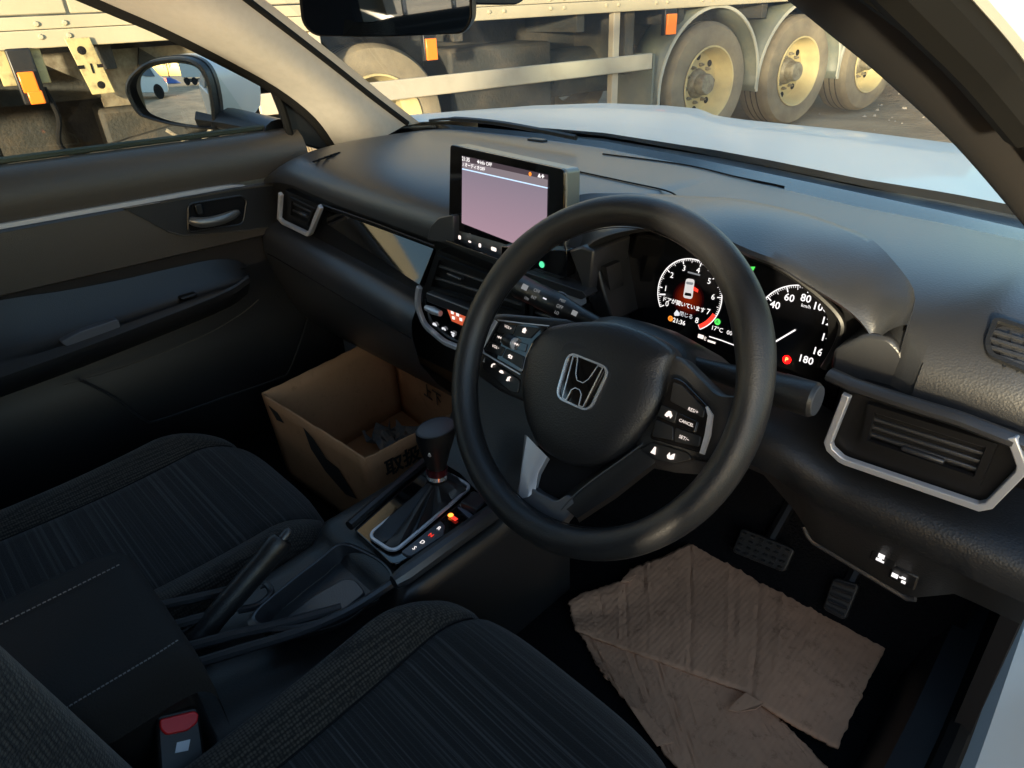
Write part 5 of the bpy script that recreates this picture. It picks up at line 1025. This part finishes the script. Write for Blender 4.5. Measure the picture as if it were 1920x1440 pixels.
# ================================================================== cardboard box in the passenger footwell
bx_ = thing('cardboard_box', 'open brown cardboard box standing in the passenger footwell', 'box', (-.38, .18, .36))
bt_ = [onZ(x, y, .585) for x, y in ((492, 738), (685, 860), (915, 742), (728, 622))]
bb_ = [A(p[0]*.96-.012, p[1]*.97+.01, .352) for p in bt_]
cb = sum(bt_)/4; corn = []
for i in range(4):
    a, b, c, d = bt_[i], bt_[(i+1) % 4], bb_[(i+1) % 4], bb_[i]; inn = unit(np.cross(b-a, A(0, 0, 1))); inn = inn if inn @ (cb-(a+b)/2) > 0 else -inn
    rows = []
    for v in np.linspace(0, 1, 8):
        rows.append([(a*(1-u)+b*u)*(1-v)+(d*(1-u)+c*u)*v+inn*.003*math.sin(3*u+i)*math.sin(math.pi*v)+A(0, 0, (random.uniform(-.0015, .0015) if v == 0 else 0)) for u in np.linspace(0, 1, 16)])
    MB().grid(rows).build('side_panel', M_box, bx_, solid=.005, off=0); corn.append((a, b, c, d, inn))
MB().prism([p+A(0, 0, .004) for p in bb_], (0, 0, -.003)).build('bottom_panel', M_box, bx_)
a, b, c, d, inn = corn[1]; ex, ey = unit(b-a), unit(a-d)
text('取扱注意', a+ex*.115-ey*.045-inn*.0045, ex, ey, .030, M_print, bx_, 'box_print', bold=.03, lift=.001)
for k in range(3): MB().box(a+ex*(.16+k*.05)-ey*.12-inn*.0035, (.035, .002, .03), [ex, inn, ey]).build('box_print', M_print, bx_, smooth=False)
a, b, c, d, inn = corn[0]; ex, ey = unit(b-a), unit(a-d)
for P_ in (((.02, -.02), (.055, -.025), (.07, -.045), (.04, -.05), (.035, -.04)), ((.16, -.02), (.19, -.035), (.22, -.07), (.26, -.075), (.30, -.13), (.26, -.14), (.20, -.11), (.165, -.07))):
    MB().prism([a+ex*u+ey*v-inn*.0035 for u, v in P_], -inn*.0008).build('box_print', M_print, bx_)
a, b, c, d, inn = corn[3]; ex, ey = unit(a-b), unit(a-d)     # wall along the door side, seen from inside
a, b, c, d, inn = corn[2]; ex, ey = unit(a-b), unit(a-d); o_ = b          # far wall, inner face
for k in range(5): MB().box(o_+ex*(.075+k*.012)-ey*.055+inn*.0042, (.003, .0012, .055), [ex, inn, ey]).build('box_print', M_printb, bx_, smooth=False)
for k in range(4): MB().box(o_+ex*.10-ey*(.033+k*.015)+inn*.0047, (.055, .0012, .003), [ex, inn, ey]).build('box_print', M_printb, bx_, smooth=False)
text('国产优质', o_+ex*.215-ey*.052+inn*.0045, ex, ey, .026, M_printb, bx_, 'box_print', bold=.02, lift=.001) if False else text('注意', o_+ex*.20-ey*.05+inn*.0045, ex, ey, .030, M_printb, bx_, 'box_print', bold=.03, lift=.001)
text('上下', o_+ex*.20-ey*.10+inn*.0045, ex, ey, .030, M_printb, bx_, 'box_print', bold=.03, lift=.001)
fl_ = [bt_[3], bt_[3]*.45+bt_[2]*.55, bt_[3]*.5+bt_[2]*.5+A(.0, .02, .03), bt_[3]+A(.015, .012, .02)]
cp_ = thing('crumpled_paper', 'crumpled grey and tan paper lying inside the cardboard box', 'paper', tuple(onZ(742, 815, .37)))
pc = onZ(742, 822, .385); rg_ = np.random.default_rng(11); nG = 9
MB().grid([[pc+A((i/(nG-1)-.5)*.13, (j/(nG-1)-.5)*.10, 0)+rg_.normal(size=3)*A(.006, .006, .014)+A(0, 0, .018*math.cos(i*1.9)*math.sin(j*2.3)) for i in range(nG)] for j in range(nG)]).build('sheet', M_paper, cp_, smooth=False, solid=.0008)

# ================================================================== cardboard sheets under the driver's feet
def sheet(name, label, farp, nearp, z, nu, nv, seed):
    t_ = thing(name, label, 'cardboard', tuple(onZ(1300, 1200, .35))); rg_ = np.random.default_rng(seed)
    F_, N2 = resample([onZ(x, y, z) for x, y in farp], nu), resample([onZ(x, y, z) for x, y in nearp], nu)
    cr_ = rg_.uniform(0, 1, 13); rows = []
    for j in range(nv):
        v = j/(nv-1); row = []
        for i in range(nu):
            u = i/(nu-1); p = F_[i]*(1-v)+N2[i]*v; h = sum(.0017*math.exp(-((u-c-.04*v)/.007)**2)*(1 if k % 3 else -1.3)*(1 if v < .3+.09*k else .15) for k, c in enumerate(cr_))
            h += .0025*math.sin(5*u+2*v+seed)+.0015*math.sin(9*v+3*u)+rg_.normal()*.0006; e_ = rg_.normal()*.0009 if j in (0, nv-1) or i in (0, nu-1) else 0
            row.append(p+A(e_, e_*.7, h))
        rows.append(row)
    MB().grid(rows).build('panel', M_sheet, t_, solid=.0045, off=-1); return t_
sa_ = sheet('cardboard_sheet', 'dirty flattened cardboard sheet on the floor beside the pedals', ((1066, 1128), (1092, 1113), (1166, 1090), (1182, 1066), (1250, 1040), (1312, 1006), (1345, 1020), (1450, 1080), (1560, 1144), (1664, 1208)),
      ((1078, 1180), (1130, 1200), (1200, 1225), (1300, 1262), (1400, 1298), (1440, 1330), (1500, 1366), (1568, 1402)), .366, 120, 30, 2)
sb_ = sheet('cardboard_sheet', 'torn lower cardboard piece on the floor in front of the driver seat', ((1080, 1170), (1150, 1195), (1250, 1230), (1350, 1262), (1420, 1292), (1440, 1322)),
      ((1130, 1262), (1200, 1350), (1290, 1470), (1420, 1620), (1580, 1600), (1575, 1460)), .357, 90, 30, 5)
for i, (P_) in enumerate((((1172, 1080), (1184, 1070), (1192, 1078), (1182, 1090), (1164, 1092)), ((1180, 1325), (1210, 1332), (1245, 1375), (1262, 1392), (1232, 1398), (1205, 1360)), ((1398, 1298), (1432, 1318), (1418, 1330), (1384, 1334), (1366, 1330), (1378, 1316)))):
    MB().prism([onZ(x, y, .3735)+A(0, 0, random.uniform(-.001, .002)) for x, y in P_], (0, 0, -.002)).build('torn_patch', M_sheet, sa_ if i != 1 else sb_, smooth=False)
# ================================================================== pedals
def pedal(name, label, quad, nrm, ribs, m=M_rubberpedal):
    t_ = thing(name, label, 'pedal', tuple(onY(*quad[0], .45))); n_ = unit(nrm); o_ = onY(sum(q[0] for q in quad)/4, sum(q[1] for q in quad)/4, .45)
    P_ = [on(x, y, n_, o_) for x, y in quad]; MB().prism(round_poly(P_, .008), -n_*.012).build('pad', m, t_, bevel=.002)
    for k in range(ribs):
        t = (k+.6)/(ribs+.2); a, b = P_[0]*(1-t)+P_[3]*t, P_[1]*(1-t)+P_[2]*t; q = (a*.9+b*.1, a*.1+b*.9)
        if ribs == 4:
            for i in range(6): c = q[0]*(1-i/5)+q[1]*(i/5); MB().box(c+n_*.001, (.008, .006, .004)).build('stud', m, t_, bevel=.001)
        else: MB().tube([q[0]+n_*.001, q[1]+n_*.001], .0035, 6).build('rib', m, t_)
    MB().tube([o_-n_*.01, o_-n_*.06+A(0, .06, .10), o_+A(0, .12, .30)], .011, 8).build('arm', M_black, t_)
pedal('brake_pedal', 'wide black rubber brake pedal above the cardboard', ((1390, 990), (1490, 1030), (1470, 1074), (1372, 1035)), (0, -.85, .5), 4)
pedal('accelerator_pedal', 'narrow ribbed accelerator pedal at the edge of the cardboard', ((1562, 1082), (1612, 1096), (1584, 1164), (1542, 1142)), (0, -.8, .6), 5)
